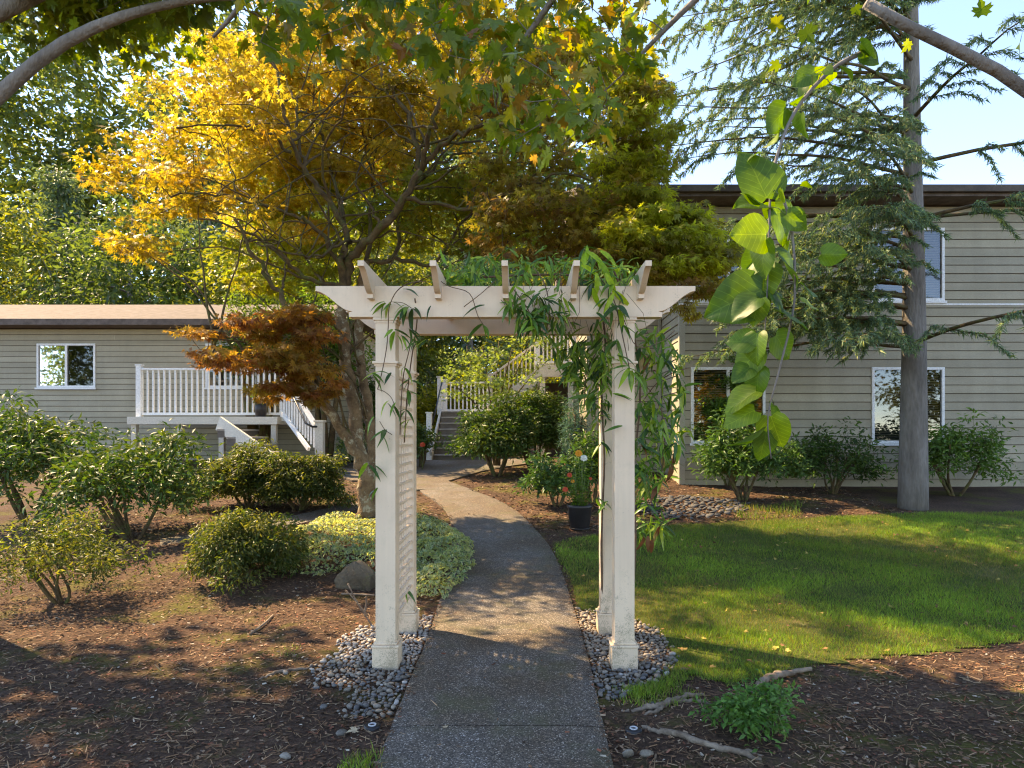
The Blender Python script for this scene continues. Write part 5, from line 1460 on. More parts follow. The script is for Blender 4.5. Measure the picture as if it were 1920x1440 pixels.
pet = MB()
for arc in ARCS:
    for k_, p in enumerate(arc[3:]):
        if arc is not ARCS[0] and k_ % 2: continue
        for _ in range(1 if k_ < 14 else random.choice((0, 0, 1))):
            a = random.uniform(0, 6.28); o_ = random.uniform(0.015, 0.075)
            q_ = p + Vector((math.cos(a)*o_, math.sin(a)*o_, random.uniform(-.03, .03)))
            pet.tube([p, p.lerp(q_, .5) + Vector((0, 0, .008)), q_], 0.0013, 4)
            d = Vector((math.cos(a)*0.9, math.sin(a)*0.8, -random.uniform(0.0, 1.2)))
            n = Vector((random.gauss(0, 0.8), random.gauss(-0.3, 0.7), random.uniform(0.2, 1.0)))
            place_leaf(HEART[random.randrange(4)], rb, q_, d, n, random.choice((1, 1, .75, .5))*random.uniform(0.06, 0.10))
pet.build('petioles', M['green_stem'], rb, smooth=True)['kind'] = 'stuff'

# ================================================================== CONIFER beside the right house
con = empty('larch_tree', (6.7, 11.4, gz(6.7, 11.4)), 'tall airy conifer with drooping needle sprays against the blue sky', 'tree')
mb = MB(); mb.tube(catmull([(6.7, 11.4, 0.2), (6.72, 11.4, 4), (6.68, 11.42, 9), (6.7, 11.4, 15)], 6), [0.24 - 0.011*i for i in range(19)], 12); mb.build('trunk', M['bark_grey'], con, smooth=True)
mb = MB(); SPP = []; SPD = []
z = 3.2; k = 0
while z < 14.5:
    k += 1
    for _ in range(4):
        a = math.pi + random.uniform(-0.9, 0.9) if random.random() < 0.68 else random.uniform(0, 6.28)
        L = (5.0 - 0.20*(z-3.2)) * random.uniform(0.7, 1.1)
        dx, dy = math.cos(a), math.sin(a)
        if dy > 0.2 and z < 8.6: continue
        if dx < -0.5 and z < 5.0 : L *= 0.7
        pts = [Vector((6.7 + dx*L*t, 11.4 + dy*L*t, z + L*(0.10*t - 0.16*t*t) + random.gauss(0, 0.03))) for t in (0, .2, .4, .6, .8, 1)]
        pts = catmull(pts, 2); mb.tube(pts, [0.032*(1-i/(len(pts)-1)) + 0.005 for i in range(len(pts))], 5)
        for i in range(2, len(pts)):
            for s in (-1, 1):
                if random.random() < 0.16: continue
                l2 = random.uniform(0.35, 0.85)*(1.15 - 0.5*i/len(pts))
                dd = Vector((dx*0.7 - dy*s, dy*0.7 + dx*s, random.uniform(-0.35, 0.05))).normalized()
                q0 = pts[i]; q1 = q0 + dd*l2*0.55; q2 = q0 + dd*l2 + Vector((0, 0, -0.32*l2))
                mb.tube([q0, q1, q2], [0.008, 0.005, 0.003], 4, cap=False)
                for t in np.linspace(0.05, 1, int(l2/0.035)):
                    p = q0.lerp(q1, min(1, t*2)) if t < 0.5 else q1.lerp(q2, (t-0.5)*2)
                    for _n in range(9):
                        SPP.append((p.x + random.gauss(0, .015), p.y + random.gauss(0, .015), p.z + random.gauss(0, .015)))
                        SPD.append((dd.x*0.5 + random.gauss(0, .5), dd.y*0.5 + random.gauss(0, .5), -0.75 + random.gauss(0, .5)))
    z += random.uniform(0.20, 0.32)
mb.build('branch', M['bark_moss'], con, smooth=True)
P = np.array(SPP); n = len(P); NEED2 = (np.array([(-0.09, 0, 0), (0.09, 0, 0), (0, 1, 0)], float), np.array([(0, 1, 2)]))
V, Fc, C = scatter(NEED2, P, np.array(SPD), rand_unit(n), rng.uniform(0.06, 0.13, n), pick_cols([(0.11, 0.19, 0.11), (0.15, 0.24, 0.12), (0.09, 0.16, 0.10), (0.30, 0.32, 0.09)], n, .2, [.35, .3, .25, .1]))
obj_np('needles', V, Fc, M['needle'], con, True, C)

# ================================================================== SHRUBS
def shrub(name, label, cat, base, rx, ry, h, n_cl, per, cr, tpl, size, cols, mat='leaf_gloss', group=None, low=0.15, stems=7, fl=0.75, up=0.6, droop=0.1, stem_mat='bark_moss', bare=0.12):
    """multi-stemmed shrub: stems from the base to leaf clumps set mostly on the outside of a lumpy dome"""
    base = Vector(base); root = empty(name, base, label, cat, group)
    u = rand_unit(n_cl); u[:, 2] = np.abs(u[:, 2])*1.15 - low
    ph = rng.uniform(0, 6, 3)
    rr = rng.uniform(0.5, 1.0, (n_cl, 1)) * (1 + 0.22*np.sin(u[:, :1]*5 + 3*u[:, 1:2] + ph[0]) + 0.16*np.cos(u[:, 2:3]*8 + u[:, :1]*5 + ph[1]))
    rr = rr * np.where(rng.random((n_cl, 1)) < 0.06, 1.22, 1.0)
    C = np.array(base) + u*rr*np.array([rx, ry, h*0.56]) + np.array([0, 0, h*0.44])
    C[:, 2] = np.maximum(C[:, 2], base.z + bare*h + 0.03)
    mb = MB(); nd_ = []; rd_ = []
    for s in range(stems):
        a = random.uniform(0, 6.28); e = base + Vector((math.cos(a)*rx*0.5, math.sin(a)*ry*0.5, h*random.uniform(0.45, 0.7)))
        st = base + Vector((math.cos(a)*0.05*rx, math.sin(a)*0.05*ry, -0.05))
        p = catmull([st, st.lerp(e, 0.4) + Vector((random.gauss(0, .05), random.gauss(0, .05), -0.02)), e], 4)
        r_ = [0.020*max(0.4, h)*(1-0.06*i) for i in range(len(p))]
        mb.tube(p, r_, 6); nd_ += [tuple(q_) for q_ in p[2:]]; rd_ += r_[2:]
    grow_twigs(nd_, rd_, C[:min(n_cl, 70)], mb, 0.003, 0.03, 4)
    mb.build('stems', M[stem_mat], root, smooth=True)
    nn = n_cl
    V, Fc, Cc = clump_leaves(C, cr*rng.uniform(0.7, 1.25, nn), per, tpl, size, cols, flat=fl, droop=droop, up=up)
    V[:, 2] = np.maximum(V[:, 2], base.z + 0.01)
    obj_np('foliage', V, Fc, M[mat], root, True, Cc)
    return root
def gp(px, py):
    p = G(px, py); return (p.x, p.y, gz(p.x, p.y))
RHO = [(0.030, 0.075, 0.020), (0.045, 0.105, 0.025), (0.07, 0.14, 0.03), (0.10, 0.12, 0.025)]
DKG = [(0.025, 0.055, 0.016), (0.04, 0.085, 0.02), (0.09, 0.12, 0.025), (0.16, 0.17, 0.05)]
LTG = [(0.08, 0.17, 0.035), (0.12, 0.21, 0.04), (0.06, 0.13, 0.03)]
b = gp(932, 893); shrub('rhododendron', 'round dark rhododendron beside the far landing with bare stems at its foot', 'shrub', b, 0.84, 0.9, 1.66, 230, 48, 0.22, OVALN, 0.125, RHO, low=0.25)
b = gp(1003, 893); shrub('rhododendron', 'taller rhododendron next to the entry deck posts', 'shrub', (b[0], b[1]+0.9, b[2]), 1.0, 0.9, 2.0, 240, 48, 0.22, OVALN, 0.125, RHO, low=0.3)
b = gp(1040, 955); shrub('flowering_shrub', 'low leafy shrub with broad leaves behind the flower pot', 'shrub', (b[0]+0.05, b[1]+0.2, b[2]), 0.50, 0.45, 1.0, 60, 30, 0.16, OVAL, 0.11, [(0.04, 0.10, 0.03), (0.07, 0.15, 0.04), (0.05, 0.12, 0.05)], low=0.3)
b = gp(1108, 950); shrub('flowering_shrub', 'upright green shrub filling the gap between flower pot and house wall', 'shrub', (b[0]+0.05, b[1]+0.3, b[2]), 0.5, 0.45, 1.35, 70, 32, 0.16, OVAL, 0.10, LTG[:1] + RHO[:3], low=0.3)
b = gp(1080, 905); shrub('juniper_bush', 'narrow blue green juniper against the house wall by the deck', 'shrub', (b[0], b[1], b[2]), 0.28, 0.28, 2.1, 90, 60, 0.16, NEEDLE, 0.09, [(0.06, 0.14, 0.12), (0.08, 0.18, 0.15), (0.05, 0.11, 0.09)], mat='needle', low=0.5, fl=1.2)
b = gp(1392, 938); shrub('camellia_bush', 'open leafy camellia growing under the house window', 'shrub', b, 0.9, 0.6, 1.5, 170, 38, 0.20, OVALN, 0.12, [(0.05, 0.12, 0.03), (0.08, 0.17, 0.04), (0.04, 0.09, 0.03)], low=0.25, bare=0.05)
b = gp(1375, 915); shrub('feathery_shrub', 'light green feathery shrub reaching up across the house window', 'shrub', (b[0], b[1]+0.3, b[2]), 0.75, 0.4, 2.05, 70, 90, 0.22, PALM, 0.06, LTG, mat='leaf', low=-0.25, bare=0.5)
b = gp(1560, 925); shrub('camellia_bush', 'dark camellia further along the house wall', 'shrub', b, 0.95, 0.6, 1.3, 95, 34, 0.22, OVALN, 0.12, RHO, low=0.3)
b = gp(1790, 930); shrub('camellia_bush', 'bright green rounded bush near the far house window', 'shrub', b, 1.1, 0.7, 1.5, 110, 34, 0.22, OVALN, 0.12, LTG, low=0.3)
b = gp(560, 955); shrub('nandina_bush', 'dense dark bush with fine pale tips in front of the porch steps', 'shrub', b, 0.72, 0.6, 1.18, 300, 75, 0.17, OVALN, 0.075, DKG, mat='leaf', low=0.55, droop=0.3, bare=0.04)
b = gp(470, 950); shrub('nandina_bush', 'dark fine leaved bush adjoining the one below the porch steps', 'shrub', (b[0], b[1]-0.1, b[2]), 0.78, 0.6, 1.25, 290, 75, 0.17, OVALN, 0.075, DKG, mat='leaf', low=0.55, droop=0.3, bare=0.04)
b = gp(440, 1110); shrub('nandina_bush', 'low dark bush spreading over the mulch beside the variegated ground cover', 'shrub', (b[0]+0.0, b[1]+0.25, b[2]), 0.54, 0.60, 0.90, 290, 75, 0.15, OVALN, 0.055, DKG, mat='leaf', low=0.6, droop=0.35, bare=0.02)
b = gp(250, 1010); shrub('rhododendron', 'broad rhododendron at the far side of the mulch bed', 'shrub', b, 1.1, 0.9, 1.5, 130, 40, 0.24, OVALN, 0.12, RHO, low=0.3)
b = gp(60, 985); shrub('rhododendron', 'large bush in front of the left house', 'shrub', b, 1.2, 0.9, 1.9, 140, 40, 0.26, OVALN, 0.12, RHO, low=0.3)
b = gp(120, 1130); shrub('nandina_bush', 'fine leaved bush standing alone in the mulch', 'shrub', b, 0.7, 0.6, 0.9, 110, 50, 0.17, OVALN, 0.055, DKG, mat='leaf', low=0.3)
b = gp(645, 885); shrub('hydrangea_bush', 'pale flowered bush by the bend of the left walk', 'shrub', (b[0]+0.1, b[1]+0.9, b[2]), 0.42, 0.4, 0.95, 45, 30, 0.15, OVALW, 0.10, [(0.06, 0.13, 0.06), (0.09, 0.17, 0.09), (0.35, 0.38, 0.30)], mat='leaf', low=0.3)
b = gp(795, 880); shrub('rose_bush', 'green bush with red blooms beside the white stair post', 'shrub', (b[0]-0.15, b[1]+0.2, b[2]), 0.42, 0.4, 1.25, 55, 32, 0.16, OVAL, 0.09, RHO, low=0.35)
b = gp(790, 850); shrub('laurel_bush', 'tall evergreen bush left of the white stair railing', 'shrub', (b[0]-0.35, 18.2, 0.95), 0.5, 0.5, 2.6, 110, 40, 0.22, OVALN, 0.12, RHO, low=0.3)
b = gp(1400, 1408); 
V0 = []
p = G(1418, 1388)
shrub('periwinkle_plant', 'low glossy green ground plant beside the bare roots', 'plant', (p.x+0.02, p.y+0.06, gz(p.x, p.y)), 0.26, 0.22, 0.24, 60, 26, 0.075, OVAL, 0.042, [(0.04, 0.13, 0.025), (0.07, 0.19, 0.035), (0.10, 0.22, 0.05)], low=0.25, stem_mat='green_stem')
shrub('laurel_bush', 'tall leafy bush rising behind the leaning maple stem by the left house corner', 'shrub', (-5.0, 17.2, 0.92), 0.95, 0.6, 4.6, 150, 40, 0.30, OVALN, 0.15, [(0.08, 0.17, 0.03), (0.13, 0.22, 0.035), (0.06, 0.12, 0.03)], mat='leaf', low=0.0, bare=0.36)
shrub('laurel_bush', 'tall bush leaning over the left porch against the house wall', 'shrub', (-7.0, 17.75, 0.92), 1.0, 0.3, 4.9, 120, 40, 0.30, OVALN, 0.15, [(0.10, 0.19, 0.03), (0.15, 0.22, 0.035), (0.07, 0.13, 0.03)], mat='leaf', low=-0.1, bare=0.45)
# thicket and small trees behind the stairs, sunlight put into the yellow leaf colour
YEL = [(0.20, 0.22, 0.025), (0.27, 0.26, 0.03), (0.14, 0.18, 0.03)]
for (x, y, h, r, lab) in [(-2.3, 24.0, 3.4, 1.7, 'sunlit yellow green thicket behind the stair landing'), (0.0, 25.5, 4.2, 2.0, 'sunlit shrubbery seen under the upper flight of stairs'), (-5.4, 22.6, 3.6, 1.5, 'green thicket between the left house and the stairs')]:
    shrub('thicket', lab, 'shrub', (x, y, 0.94), r, r, h, 120, 40, 0.45, OVAL, 0.20, YEL, mat='leaf', low=0.35)

# airy young tree behind the rhododendrons
at = empty('vine_maple', (-0.65, 16.3, 0.86), 'thin airy tree with small pale leaves in front of the stair stringer', 'tree')
mb = MB(); nd_ = []; rd_ = []; tgt = []
for (tx, ty) in [(880, 680), (905, 650), (935, 640), (960, 655), (990, 650), (1010, 690), (850, 720)]:
    e = W(tx, ty, random.uniform(15.6, 16.8))
    p = catmull([Vector((-0.65+random.uniform(-.15, .15), 16.3, 0.8)), Vector((-0.65, 16.3, 1.8)).lerp(e, 0.35), e], 5)
    mb.tube(p, [0.032*(1-0.07*i) for i in range(len(p))], 6); nd_ += [tuple(q_) for q_ in p[3:]]; rd_ += [0.015]*(len(p)-3)
px = rng.uniform(840, 1030, 70); py = rng.uniform(630, 750, 70); Yq = rng.uniform(15.3, 17.0, 70)
tgt = np.stack([(px-CX)/F*Yq, Yq, CH-(py-CY)/F*Yq], 1)
grow_twigs(nd_, rd_, tgt, mb, 0.004, 0.03, 4); mb.build('trunk', M['bark_moss'], at, smooth=True)
V, Fc, C = clump_leaves(tgt, 0.26*np.ones(70), 34, PALM, 0.075, [(0.12, 0.20, 0.06), (0.17, 0.24, 0.08), (0.09, 0.16, 0.05)], flat=0.4, droop=0.3)
obj_np('crown', V, Fc, M['leaf'], at, True, C)

# ================================================================== VARIEGATED GROUND COVER
def groundcover(name, label, pxs, n, h, size):
    poly = [(p.x, p.y) for p in (G(*q_) for q_ in pxs)]
    x0, x1 = min(p[0] for p in poly), max(p[0] for p in poly); y0, y1 = min(p[1] for p in poly), max(p[1] for p in poly)
    X = rng.uniform(x0, x1, n*4); Y = rng.uniform(y0, y1, n*4); k = in_poly(X, Y, poly); X, Y = X[k][:n], Y[k][:n]
    # height of the mat: humps, falling to the edge
    ed = np.full(len(X), 9.0)
    for i in range(len(poly)):
        a = np.array(poly[i]); b_ = np.array(poly[(i+1) % len(poly)]); ab = b_-a
        t = np.clip(((X-a[0])*ab[0] + (Y-a[1])*ab[1])/(ab@ab), 0, 1); ed = np.minimum(ed, np.hypot(X-a[0]-t*ab[0], Y-a[1]-t*ab[1]))
    hh = h*np.clip(0.30 + ed/0.28, 0, 1)*(0.78 + 0.3*np.sin(X*6.1 + 1.3*np.sin(Y*5))*np.cos(Y*5.2))
    Z = ground_z(X, Y) + 0.02 + hh*(1 - 0.35*rng.random(len(X))**1.5)
    P = np.stack([X, Y, Z], 1); m = len(P)
    D = rng.normal(0, 0.8, (m, 3)); D[:, 2] = -0.35; N = rng.normal(0, 0.38, (m, 3)); N[:, 2] += 1
    S = size*rng.uniform(0.6, 1.25, m)
    # leaf with a pale margin: pale leaf below, smaller green centre on top
    pale = pick_cols([(0.50, 0.54, 0.38), (0.42, 0.48, 0.32), (0.34, 0.42, 0.24)], m, 0.12)
    green = pick_cols([(0.13, 0.25, 0.12), (0.18, 0.31, 0.16), (0.10, 0.20, 0.09)], m, 0.15)
    Nn = N/np.linalg.norm(N, axis=1, keepdims=True)
    V, Fc, C = merge([scatter(tpl_oval(0.66, 0.08, 0.12), P, D, N, S, pale), scatter(tpl_oval(0.40, 0.05, 0.10), P + Nn*0.0035 + D*0.06*S[:, None], D, N, S*0.74, green)])
    tag(obj_np(name, V, Fc, M['leaf'], None, True, C), label, 'ground cover', kind='stuff')
groundcover('ground_cover', 'variegated pale green ground cover around the boulder', [(535, 1095), (560, 1050), (530, 1020), (600, 985), (690, 984), (785, 985), (786, 1075), (740, 1095), (690, 1100), (640, 1082), (600, 1100)], 5200, 0.20, 0.054)
groundcover('ground_cover', 'mound of variegated ground cover overhanging the left edge of the walk', [(770, 1125), (830, 1130), (862, 1105), (888, 1070), (885, 1030), (858, 1002), (815, 990), (770, 985)], 3600, 0.26, 0.056)

# ================================================================== BOULDER, LIGHTS, POTS, SMALL THINGS
def boulder():
    import bmesh
    bm = bmesh.new()
    pts = [(-.18, -.12, 0), (.17, -.13, 0), (.20, .05, 0), (.10, .15, 0), (-.16, .13, 0), (-.20, 0, .0), (-.185, -.10, .13), (.175, -.125, .15), (.19, .05, .17), (-.17, .10, .15), (-.03, -.03, .29), (.03, .03, .305), (.06, -.06, .25), (-.10, .04, .23), (.02, -.135, .145), (.12, .08, .21)]
    for p in pts: bm.verts.new(p)
    r = bmesh.ops.convex_hull(bm, input=bm.verts[:])
    bmesh.ops.bevel(bm, geom=bm.edges[:], offset=0.014, segments=2, profile=0.6, affect='EDGES', clamp_overlap=True)
    bmesh.ops.triangulate(bm, faces=bm.faces[:])
    bmesh.ops.subdivide_edges(bm, edges=bm.edges[:], cuts=2, use_grid_fill=True)
    for v in bm.verts:
        c = v.co
        k = 0.006*math.sin(31*c.x+7*c.z)*math.cos(27*c.y+11*c.z) + 0.004*math.sin(71*c.x+53*c.z+31*c.y)
        v.co += v.normal*k
    bm.normal_update()
    me = bpy.data.meshes.new('boulder'); bm.to_mesh(me); bm.free(); me.materials.append(M['rock'])
    me.polygons.foreach_set('use_smooth', [True]*len(me.polygons))
    p = G(661, 1112); o = link_mesh('boulder', me); o.location = (p.x, p.y+0.13, gz(p.x, p.y) - 0.02); o.scale = (1.02, 1, 0.98)
    tag(o, 'brown angular boulder with a peaked top sitting in the ground cover', 'boulder')
boulder()
def ground_light(px, py, label):
    p = G(px, py); z = gz(p.x, p.y) + 0.008; root = empty('ground_light', (p.x, p.y, z), label, 'light')
    mb = MB(); mb.lathe([(0.0, -0.05), (0.045, -0.05), (0.047, 0.004), (0.038, 0.010), (0.026, 0.006), (0.0, 0.006)], (p.x, p.y, z), 24); mb.build('housing', M['black_metal'], root, smooth=True)
    mb = MB(); mb.lathe([(0.022, 0.0065), (0.023, 0.012), (0.017, 0.013), (0.016, 0.0065)], (p.x, p.y, z), 24); mb.build('ring', M['steel'], root, smooth=True)
    mb = MB(); mb.lathe([(0.015, 0.0066), (0.008, 0.011), (0.0, 0.012)], (p.x, p.y, z), 16); mb.build('lens', M['black_metal'], root, smooth=True)
ground_light(1188, 1371, 'round black ground light set in soil near the bare roots')
ground_light(698, 1364, 'round black ground light half buried beside the pebbles')
# chunk of pale rock by the walk
p = G(1178, 1420); o = link_mesh('rock', PEB[2]); o.location = (p.x, p.y, gz(p.x, p.y)+0.02); o.scale = (0.034, 0.024, 0.06); o.rotation_euler = (0.5, 0.2, 0.4)
tag(o, 'upright angular pale rock at the edge of the walk', 'rock')

# terracotta pot behind the front post
p = G(702, 1082)
root = empty('terracotta_pot', (p.x, p.y, gz(p.x, p.y)), 'small terracotta pot tucked between the boulder and the arbor post', 'pot')
mb = MB(); mb.lathe([(0.0, 0.0), (0.055, 0.0), (0.075, 0.13), (0.085, 0.13), (0.088, 0.165), (0.076, 0.165), (0.07, 0.14), (0.0, 0.13)], p, 20); mb.build('body', M['terracotta'], root, smooth=True)

# dark planter with flowers
pp = G(1087, 992); pp.z = gz(pp.x, pp.y)
pot = empty('flower_pot', pp, 'round dark planter with ribbed foot standing at the edge of the bed', 'pot')
mb = MB(); mb.lathe([(0.0, 0.03), (0.125, 0.03), (0.135, 0.035), (0.138, 0.07), (0.142, 0.072), (0.142, 0.085), (0.146, 0.087), (0.150, 0.115), (0.153, 0.117), (0.170, 0.30), (0.182, 0.31), (0.186, 0.355), (0.172, 0.358), (0.165, 0.31), (0.0, 0.30)], pp, 32); mb.build('body', M['pot'], pot, smooth=True)
mb = MB(); mb.lathe([(0.0, 0.0), (0.13, 0.0), (0.155, 0.028), (0.145, 0.029), (0.12, 0.012), (0.0, 0.010)], pp, 28); mb.build('saucer', M['pot'], pot, smooth=True)
pl = empty('zinnia_plant', pp + Vector((0, 0, 0.30)), 'bushy green zinnias with orange and white blooms growing in the dark planter', 'plant')
mb = MB(); tips = []
for i in range(34):
    a = random.uniform(0, 6.28); r = random.uniform(0.02, 0.12); L = random.uniform(0.3, 0.75)
    s0 = pp + Vector((math.cos(a)*r*0.7, math.sin(a)*r*0.7, 0.28)); e = s0 + Vector((math.cos(a)*0.22*random.random()+random.gauss(0, .05), math.sin(a)*0.22*random.random(), L))
    mb.tube([s0, s0.lerp(e, .5) + Vector((random.gauss(0, .02), 0, 0)), e], [0.005, 0.004, 0.003], 5); tips.append((s0, e))
mb.build('stems', M['green_stem'], pl, smooth=True)
Pl = []
for s0, e in tips:
    for t in np.linspace(0.15, 1, 11):
        for _ in range(2): Pl.append(tuple(s0.lerp(e, t)))
P = np.array(Pl); n = len(P); D = rng.normal(0, 1, (n, 3)); D[:, 2] = rng.uniform(-.3, .5, n); N = rng.normal(0, .3, (n, 3)); N[:, 2] += 1
V, Fc, C = scatter(OVALN, P, D, N, rng.uniform(.05, .11, n), pick_cols([(0.07, 0.18, 0.03), (0.11, 0.24, 0.04), (0.15, 0.28, 0.05)], n)); obj_np('leaves', V, Fc, M['leaf'], pl, True, C)
def flower(parent, p, r, col, name='bloom'):
    m_ = M.get(col)
    V, Fc = [], []
    for ring, (k, rr, zz) in enumerate(((14, 1.0, 0.0), (10, 0.7, 0.25), (6, 0.4, 0.42))):
        for i in range(k):
            a = 2*math.pi*(i + 0.5*ring)/k; b0 = len(V); w = 0.26*rr
            ca, sa = math.cos(a), math.sin(a)
            for (u, v, h) in ((0.05, 0, .1), (0.6, -w, .22), (1.0, 0, .05), (0.6, w, .22)):
                lx, ly, lz = r*rr*(u*ca - v*sa), r*rr*(u*sa + v*ca), r*(zz*1.3 + h*.6 - 0.35*u*rr)
                V.append((p.x + lx, p.y + ly*0.5 - lz*0.87, p.z + ly*0.87 + lz*0.5))
            Fc += [(b0, b0+1, b0+2, b0+3)]
    obj_np(name, V, np.array(Fc), m_, parent, False)
M['orange_petal'] = mat_surface('orange_petal', (0.75, 0.27, 0.02), (0.85, 0.36, 0.03), 0.6, 30, 90, 0)
M['white_petal'] = mat_surface('white_petal', (0.72, 0.74, 0.66), (0.80, 0.82, 0.75), 0.6, 30, 90, 0)
M['red_petal'] = mat_surface('red_petal', (0.55, 0.05, 0.02), (0.65, 0.10, 0.03), 0.6, 30, 90, 0)
for px, py, Y, r, c in [(1085, 849, 9.3, .058, 'orange_petal'), (1095, 858, 9.2, .054, 'white_petal'), (1068, 890, 9.2, .042, 'red_petal'), (1060, 917, 9.2, .044, 'red_petal'), (1107, 897, 9.4, .028, 'red_petal'), (1074, 902, 9.4, .03, 'orange_petal')]:
    f_ = W(px, py, Y); s0 = pp + Vector((random.uniform(-.06, .06), random.uniform(-.05, .05), .3))
    mb = MB(); mb.tube([s0, s0.lerp(f_, .6) + Vector((0, 0, .04)), f_], .0035, 5); mb.build('flower_stalk', M['green_stem'], pl, smooth=True)
    flower(pl, f_, r, c)
# red roses by the stair post
rs = W(792, 833, 15.6)
rose = empty('rose_plant', (rs.x, 15.6, gz(rs.x, 15.6)), 'single red rose on a stalk beside the stair foot', 'flower')
mb = MB(); mb.tube([Vector((rs.x, 15.6, gz(rs.x, 15.6)-.02)), Vector((rs.x+.03, 15.6, rs.z-.2)), rs], .008, 6); mb.build('stalk', M['green_stem'], rose, smooth=True); flower(rose, rs, .075, 'red_petal')

# cut sticks leaning on the mulch left of the post
def stick(a, b, r, label, bend=0.03):
    a = Vector(a); b = Vector(b); m_ = a.lerp(b, .5) + Vector((random.gauss(0, bend), random.gauss(0, bend), bend*.5))
    mb = MB(); mb.tube(catmull([a, m_, b], 5), [r*(1-.04*i) for i in range(11)], 7); tag(mb.build('stick', M['root'], None, smooth=True), label, 'stick')
g0 = G(702, 1178); g0.z = gz(g0.x, g0.y) - 0.02
stick(g0, W(652, 1094, g0.y + 0.05), .009, 'cut stick leaning out of the soil by the arbor post')
stick(Vector((g0.x-.05, g0.y-.02, g0.z+.12)), W(648, 1106, g0.y-.02), .006, 'thin twig crossing the leaning cut stick')
ga = G(640, 1122); gb = G(703, 1128); ga.z = gz(ga.x, ga.y)+.012; gb.z = gz(gb.x, gb.y)+.05
stick(ga, gb, .011, 'short dead branch lying in front of the boulder', .01)
gc = G(683, 1150); gc.z = gz(gc.x, gc.y); stick(gc, W(686, 1118, gc.y), .012, 'stubby upright branch end near the boulder', .005)
ga = G(470, 1190); gb = G(512, 1158); ga.z = gz(ga.x, ga.y)+.012; gb.z = gz(gb.x, gb.y)+.012; stick(ga, gb, .012, 'stick lying flat at the edge of the mulch', .01)
# fallen leaves
M['dead_leaf'] = mat_surface('dead_leaf', (0.42, 0.30, 0.18), (0.52, 0.40, 0.26), 0.8, 30, 90, 0.1)
vv, ff = tpl_outline(MAPLE_OUT, 0.35, 0.3); DL = tri_mesh('fallen_leaf', vv, ff, M['dead_leaf'], False)
for (px, py, s, lab) in [(670, 1375, .065, 'pale fallen maple leaf near the half buried ground light'), (835, 1379, .03, 'small fallen leaf on the walk beside the joint'), (540, 1243, .035, 'yellow fallen leaf on the mulch'), (632, 1245, .04, 'curled tan leaf among the pebbles')]:
    p = G(px, py); on = path_mask(np.array([p.x]), np.array([p.y]))[0] > .95
    o = link_mesh('fallen_leaf', DL); o.location = (p.x, p.y, (p.z + .042) if on else gz(p.x, p.y)+.016); o.scale = (s, s, s); o.rotation_euler = (.15, -.1, random.uniform(0, 6)); tag(o, lab, 'leaf')
# pot plant on the left porch and by the far wall
def potted(px, py, Y, r, h, label, matname='pot', ground=None):
    p = W(px, py, Y)
    if ground is not None: p.z = ground
    root = empty('potted_plant', p, label, 'plant')
    mb = MB(); mb.lathe([(0, 0), (r*.75, 0), (r, h), (r*.9, h), (r*.85, h*.9), (0, h*.88)], p, 20); mb.build('pot', M[matname], root, smooth=True)
    C = np.array(p) + np.array([0, 0, h + r*.9]) + rand_unit(26)*r*1.0
    V, Fc, Cc = clump_leaves(C, r*.5*np.ones(26), 26, OVAL, .09, LTG, .8, .1); obj_np('foliage', V, Fc, M['leaf'], root, True, Cc)
potted(489, 775, 16.05, .16, .36, 'leafy plant in a dark pot on the left porch', ground=pz)
potted(660, 830, 17.0, .26, .30, 'leafy plant in a low pot against the left house wall', ground=gz(-4.3, 17.0))

# ================================================================== TREES BEYOND
def far_tree(x, y, h, rc, cols, label, n_cl=130, per=60, size=.30, low=.25, tr=.22, tpl=OVAL, cone=False):
    z0 = float(base_z(x, y)); root = empty('tree', (x, y, z0), label, 'tree', None)
    mb = MB(); pts = catmull([(x, y, z0-.2), (x+random.gauss(0, .15), y, z0+h*.35), (x+random.gauss(0, .25), y, z0+h*.7), (x, y, z0+h*.97)], 4)
    rr = [tr*(1-.07*i) for i in range(len(pts))]; mb.tube(pts, rr, 9)
    u = rand_unit(n_cl); t = rng.random(n_cl)
    if cone:
        zc = z0 + h*(low + (1-low)*t); R = rc*(1.05-t)
        C = np.stack([x + u[:, 0]*R, y + u[:, 1]*R, zc - .12*R], 1)
    else:
        C = np.stack([x + u[:, 0]*rc*(.5+.5*t), y + u[:, 1]*rc*(.5+.5*t), z0 + h*(low + (1-low)*.5) + u[:, 2]*h*(1-low)*.5*(.6+.4*t)], 1)
    mb2 = MB(); grow_twigs([tuple(p) for p in pts[3:]], rr[3:], C, mb2, .012, .03, 4, 2.0)
    mb.build('trunk', M['bark_grey'], root, smooth=True); mb2.build('twigs', M['bark_grey'], root, smooth=True)['kind'] = 'stuff'
    V, Fc, Cc = clump_leaves(C, .30*rc*rng.uniform(.7, 1.3, n_cl), per, tpl, size, cols, .55, .3, .7); obj_np('crown', V, Fc, M['leaf'], root, True, Cc)
FG1 = [(0.07, 0.12, 0.04), (0.10, 0.16, 0.05), (0.05, 0.09, 0.035)]
FG2 = [(0.13, 0.17, 0.035), (0.18, 0.20, 0.04), (0.09, 0.13, 0.03)]
FG3 = [(0.09, 0.15, 0.10), (0.12, 0.18, 0.12), (0.06, 0.11, 0.07)]
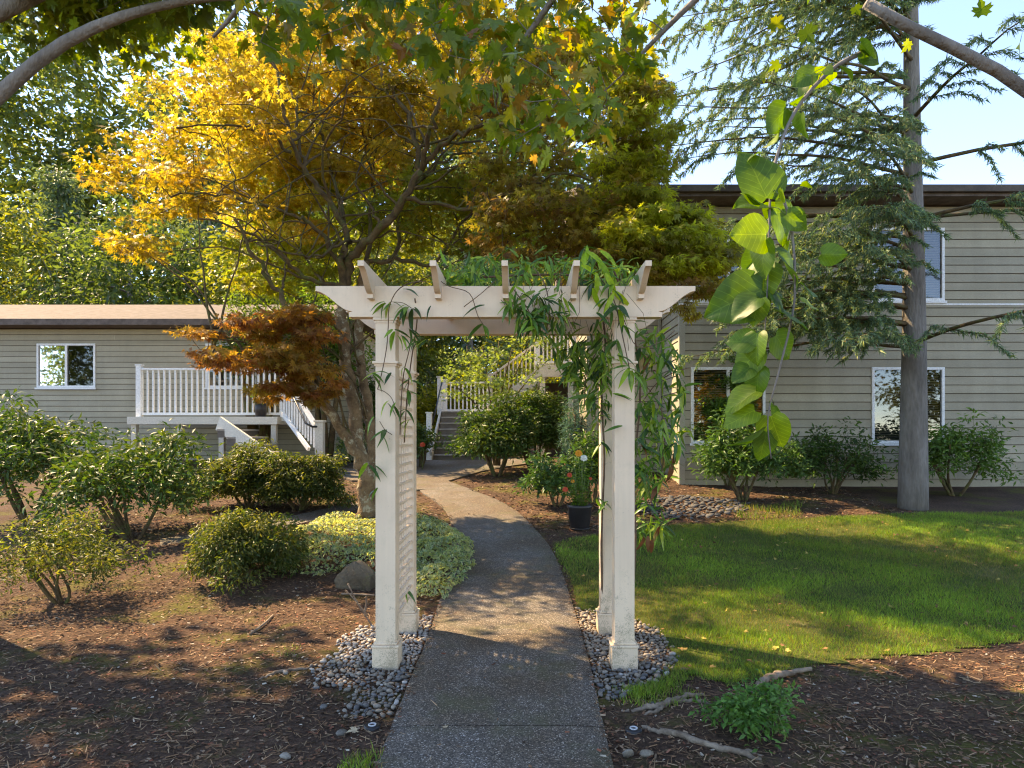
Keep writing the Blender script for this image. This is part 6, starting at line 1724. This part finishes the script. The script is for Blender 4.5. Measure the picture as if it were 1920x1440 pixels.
for (px, Y, h, rc, cols, cone, lab) in [
    (880, 30, 13, 3.2, FG3, True, 'straight grey trunked fir behind the stairs'),
    (730, 28, 10, 3.0, FG2, False, 'yellow green tree behind the maple stems'),
    (1010, 33, 9, 3.0, FG2, False, 'round sunlit tree behind the entry deck'),
    (610, 32, 12, 3.6, FG1, False, 'green tree standing behind the left house roof'),
    (500, 27.5, 9.5, 2.8, FG2, False, 'olive tree at the back corner of the left house'),
    (800, 40, 13, 4.2, FG1, False, 'dark tree deep in the wood'),
    (380, 33, 14, 3.2, FG3, True, 'tall blue green fir behind the left house'),
    (250, 29, 11, 3.4, FG1, False, 'broad green tree above the left house roof'),
    (110, 34, 14, 3.2, FG3, True, 'pointed fir further along the left house'),
    (-30, 30, 12, 3.4, FG2, False, 'yellowish tree at the far end of the left house'),
    (950, 42, 14, 4.2, FG1, False, 'dark tree deep behind the stairs'),
    (1120, 38, 9.5, 3.2, FG1, False, 'green tree rising behind the house roof'),
    (680, 45, 15, 4.5, FG3, True, 'far fir seen between the maple branches')]:
    far_tree((px-CX)/F*Y, Y, h, rc, cols, lab, cone=cone)
for (x, y, h, rc, cols, lab) in [(10.5, -4.0, 7.5, 2.8, GOLD, 'golden tree across the lawn mirrored in the house window'), (15.5, -9.0, 9, 3.2, ORNG, 'orange tree mirrored in the house windows'), (20.0, -3.0, 8, 3.0, FG2, 'green tree beyond the lawn mirrored in the far window'),
                              (-17.5, -3.0, 9, 3.2, FG2, 'green tree mirrored in the left house window'), (-24.0, -2.0, 9, 3.2, FG1, 'dark tree mirrored in the left house panes')]:
    far_tree(x, y, h, rc, cols, lab, low=.12)
# the deep wood behind, one mass of tall trees with ragged tops
n = 4200
C = np.stack([rng.uniform(-60, 9, n), rng.uniform(48, 62, n), rng.uniform(1, 44, n)], 1)
top = 31 + 9*np.abs(np.sin(C[:, 0]*.42)) + 3*np.sin(C[:, 0]*1.3)
C = C[(C[:, 2] < top) & (C[:, 0] < 0.10*C[:, 1] + 1.5 - 0.12*np.maximum(0, C[:, 2]-10)) & (rng.random(n) > 0.5*(C[:, 2]/top)**2)]
V, Fc, Cc = clump_leaves(C, 1.7*rng.uniform(.7, 1.3, len(C)), 46, OVAL, .75, FG2 + FG2 + FG1 + FG3[:1], .7, .2, .5)
tag(obj_np('woodland', V, Fc, M['leaf'], None, True, Cc), 'distant wood closing the view behind the houses', 'woodland', kind='stuff')
# understorey of the wood as one mass
n = 700
C = np.stack([rng.uniform(-34, 12, n), rng.uniform(27, 46, n), rng.uniform(.6, 3.4, n)], 1); C[:, 2] += .9
V, Fc, Cc = clump_leaves(C, .9*rng.uniform(.7, 1.3, n), 26, OVAL, .32, FG1 + FG2, .6, .2, .6)
tag(obj_np('woodland_undergrowth', V, Fc, M['leaf'], None, True, Cc), 'dense green undergrowth of the wood beyond the houses', 'undergrowth', kind='stuff')
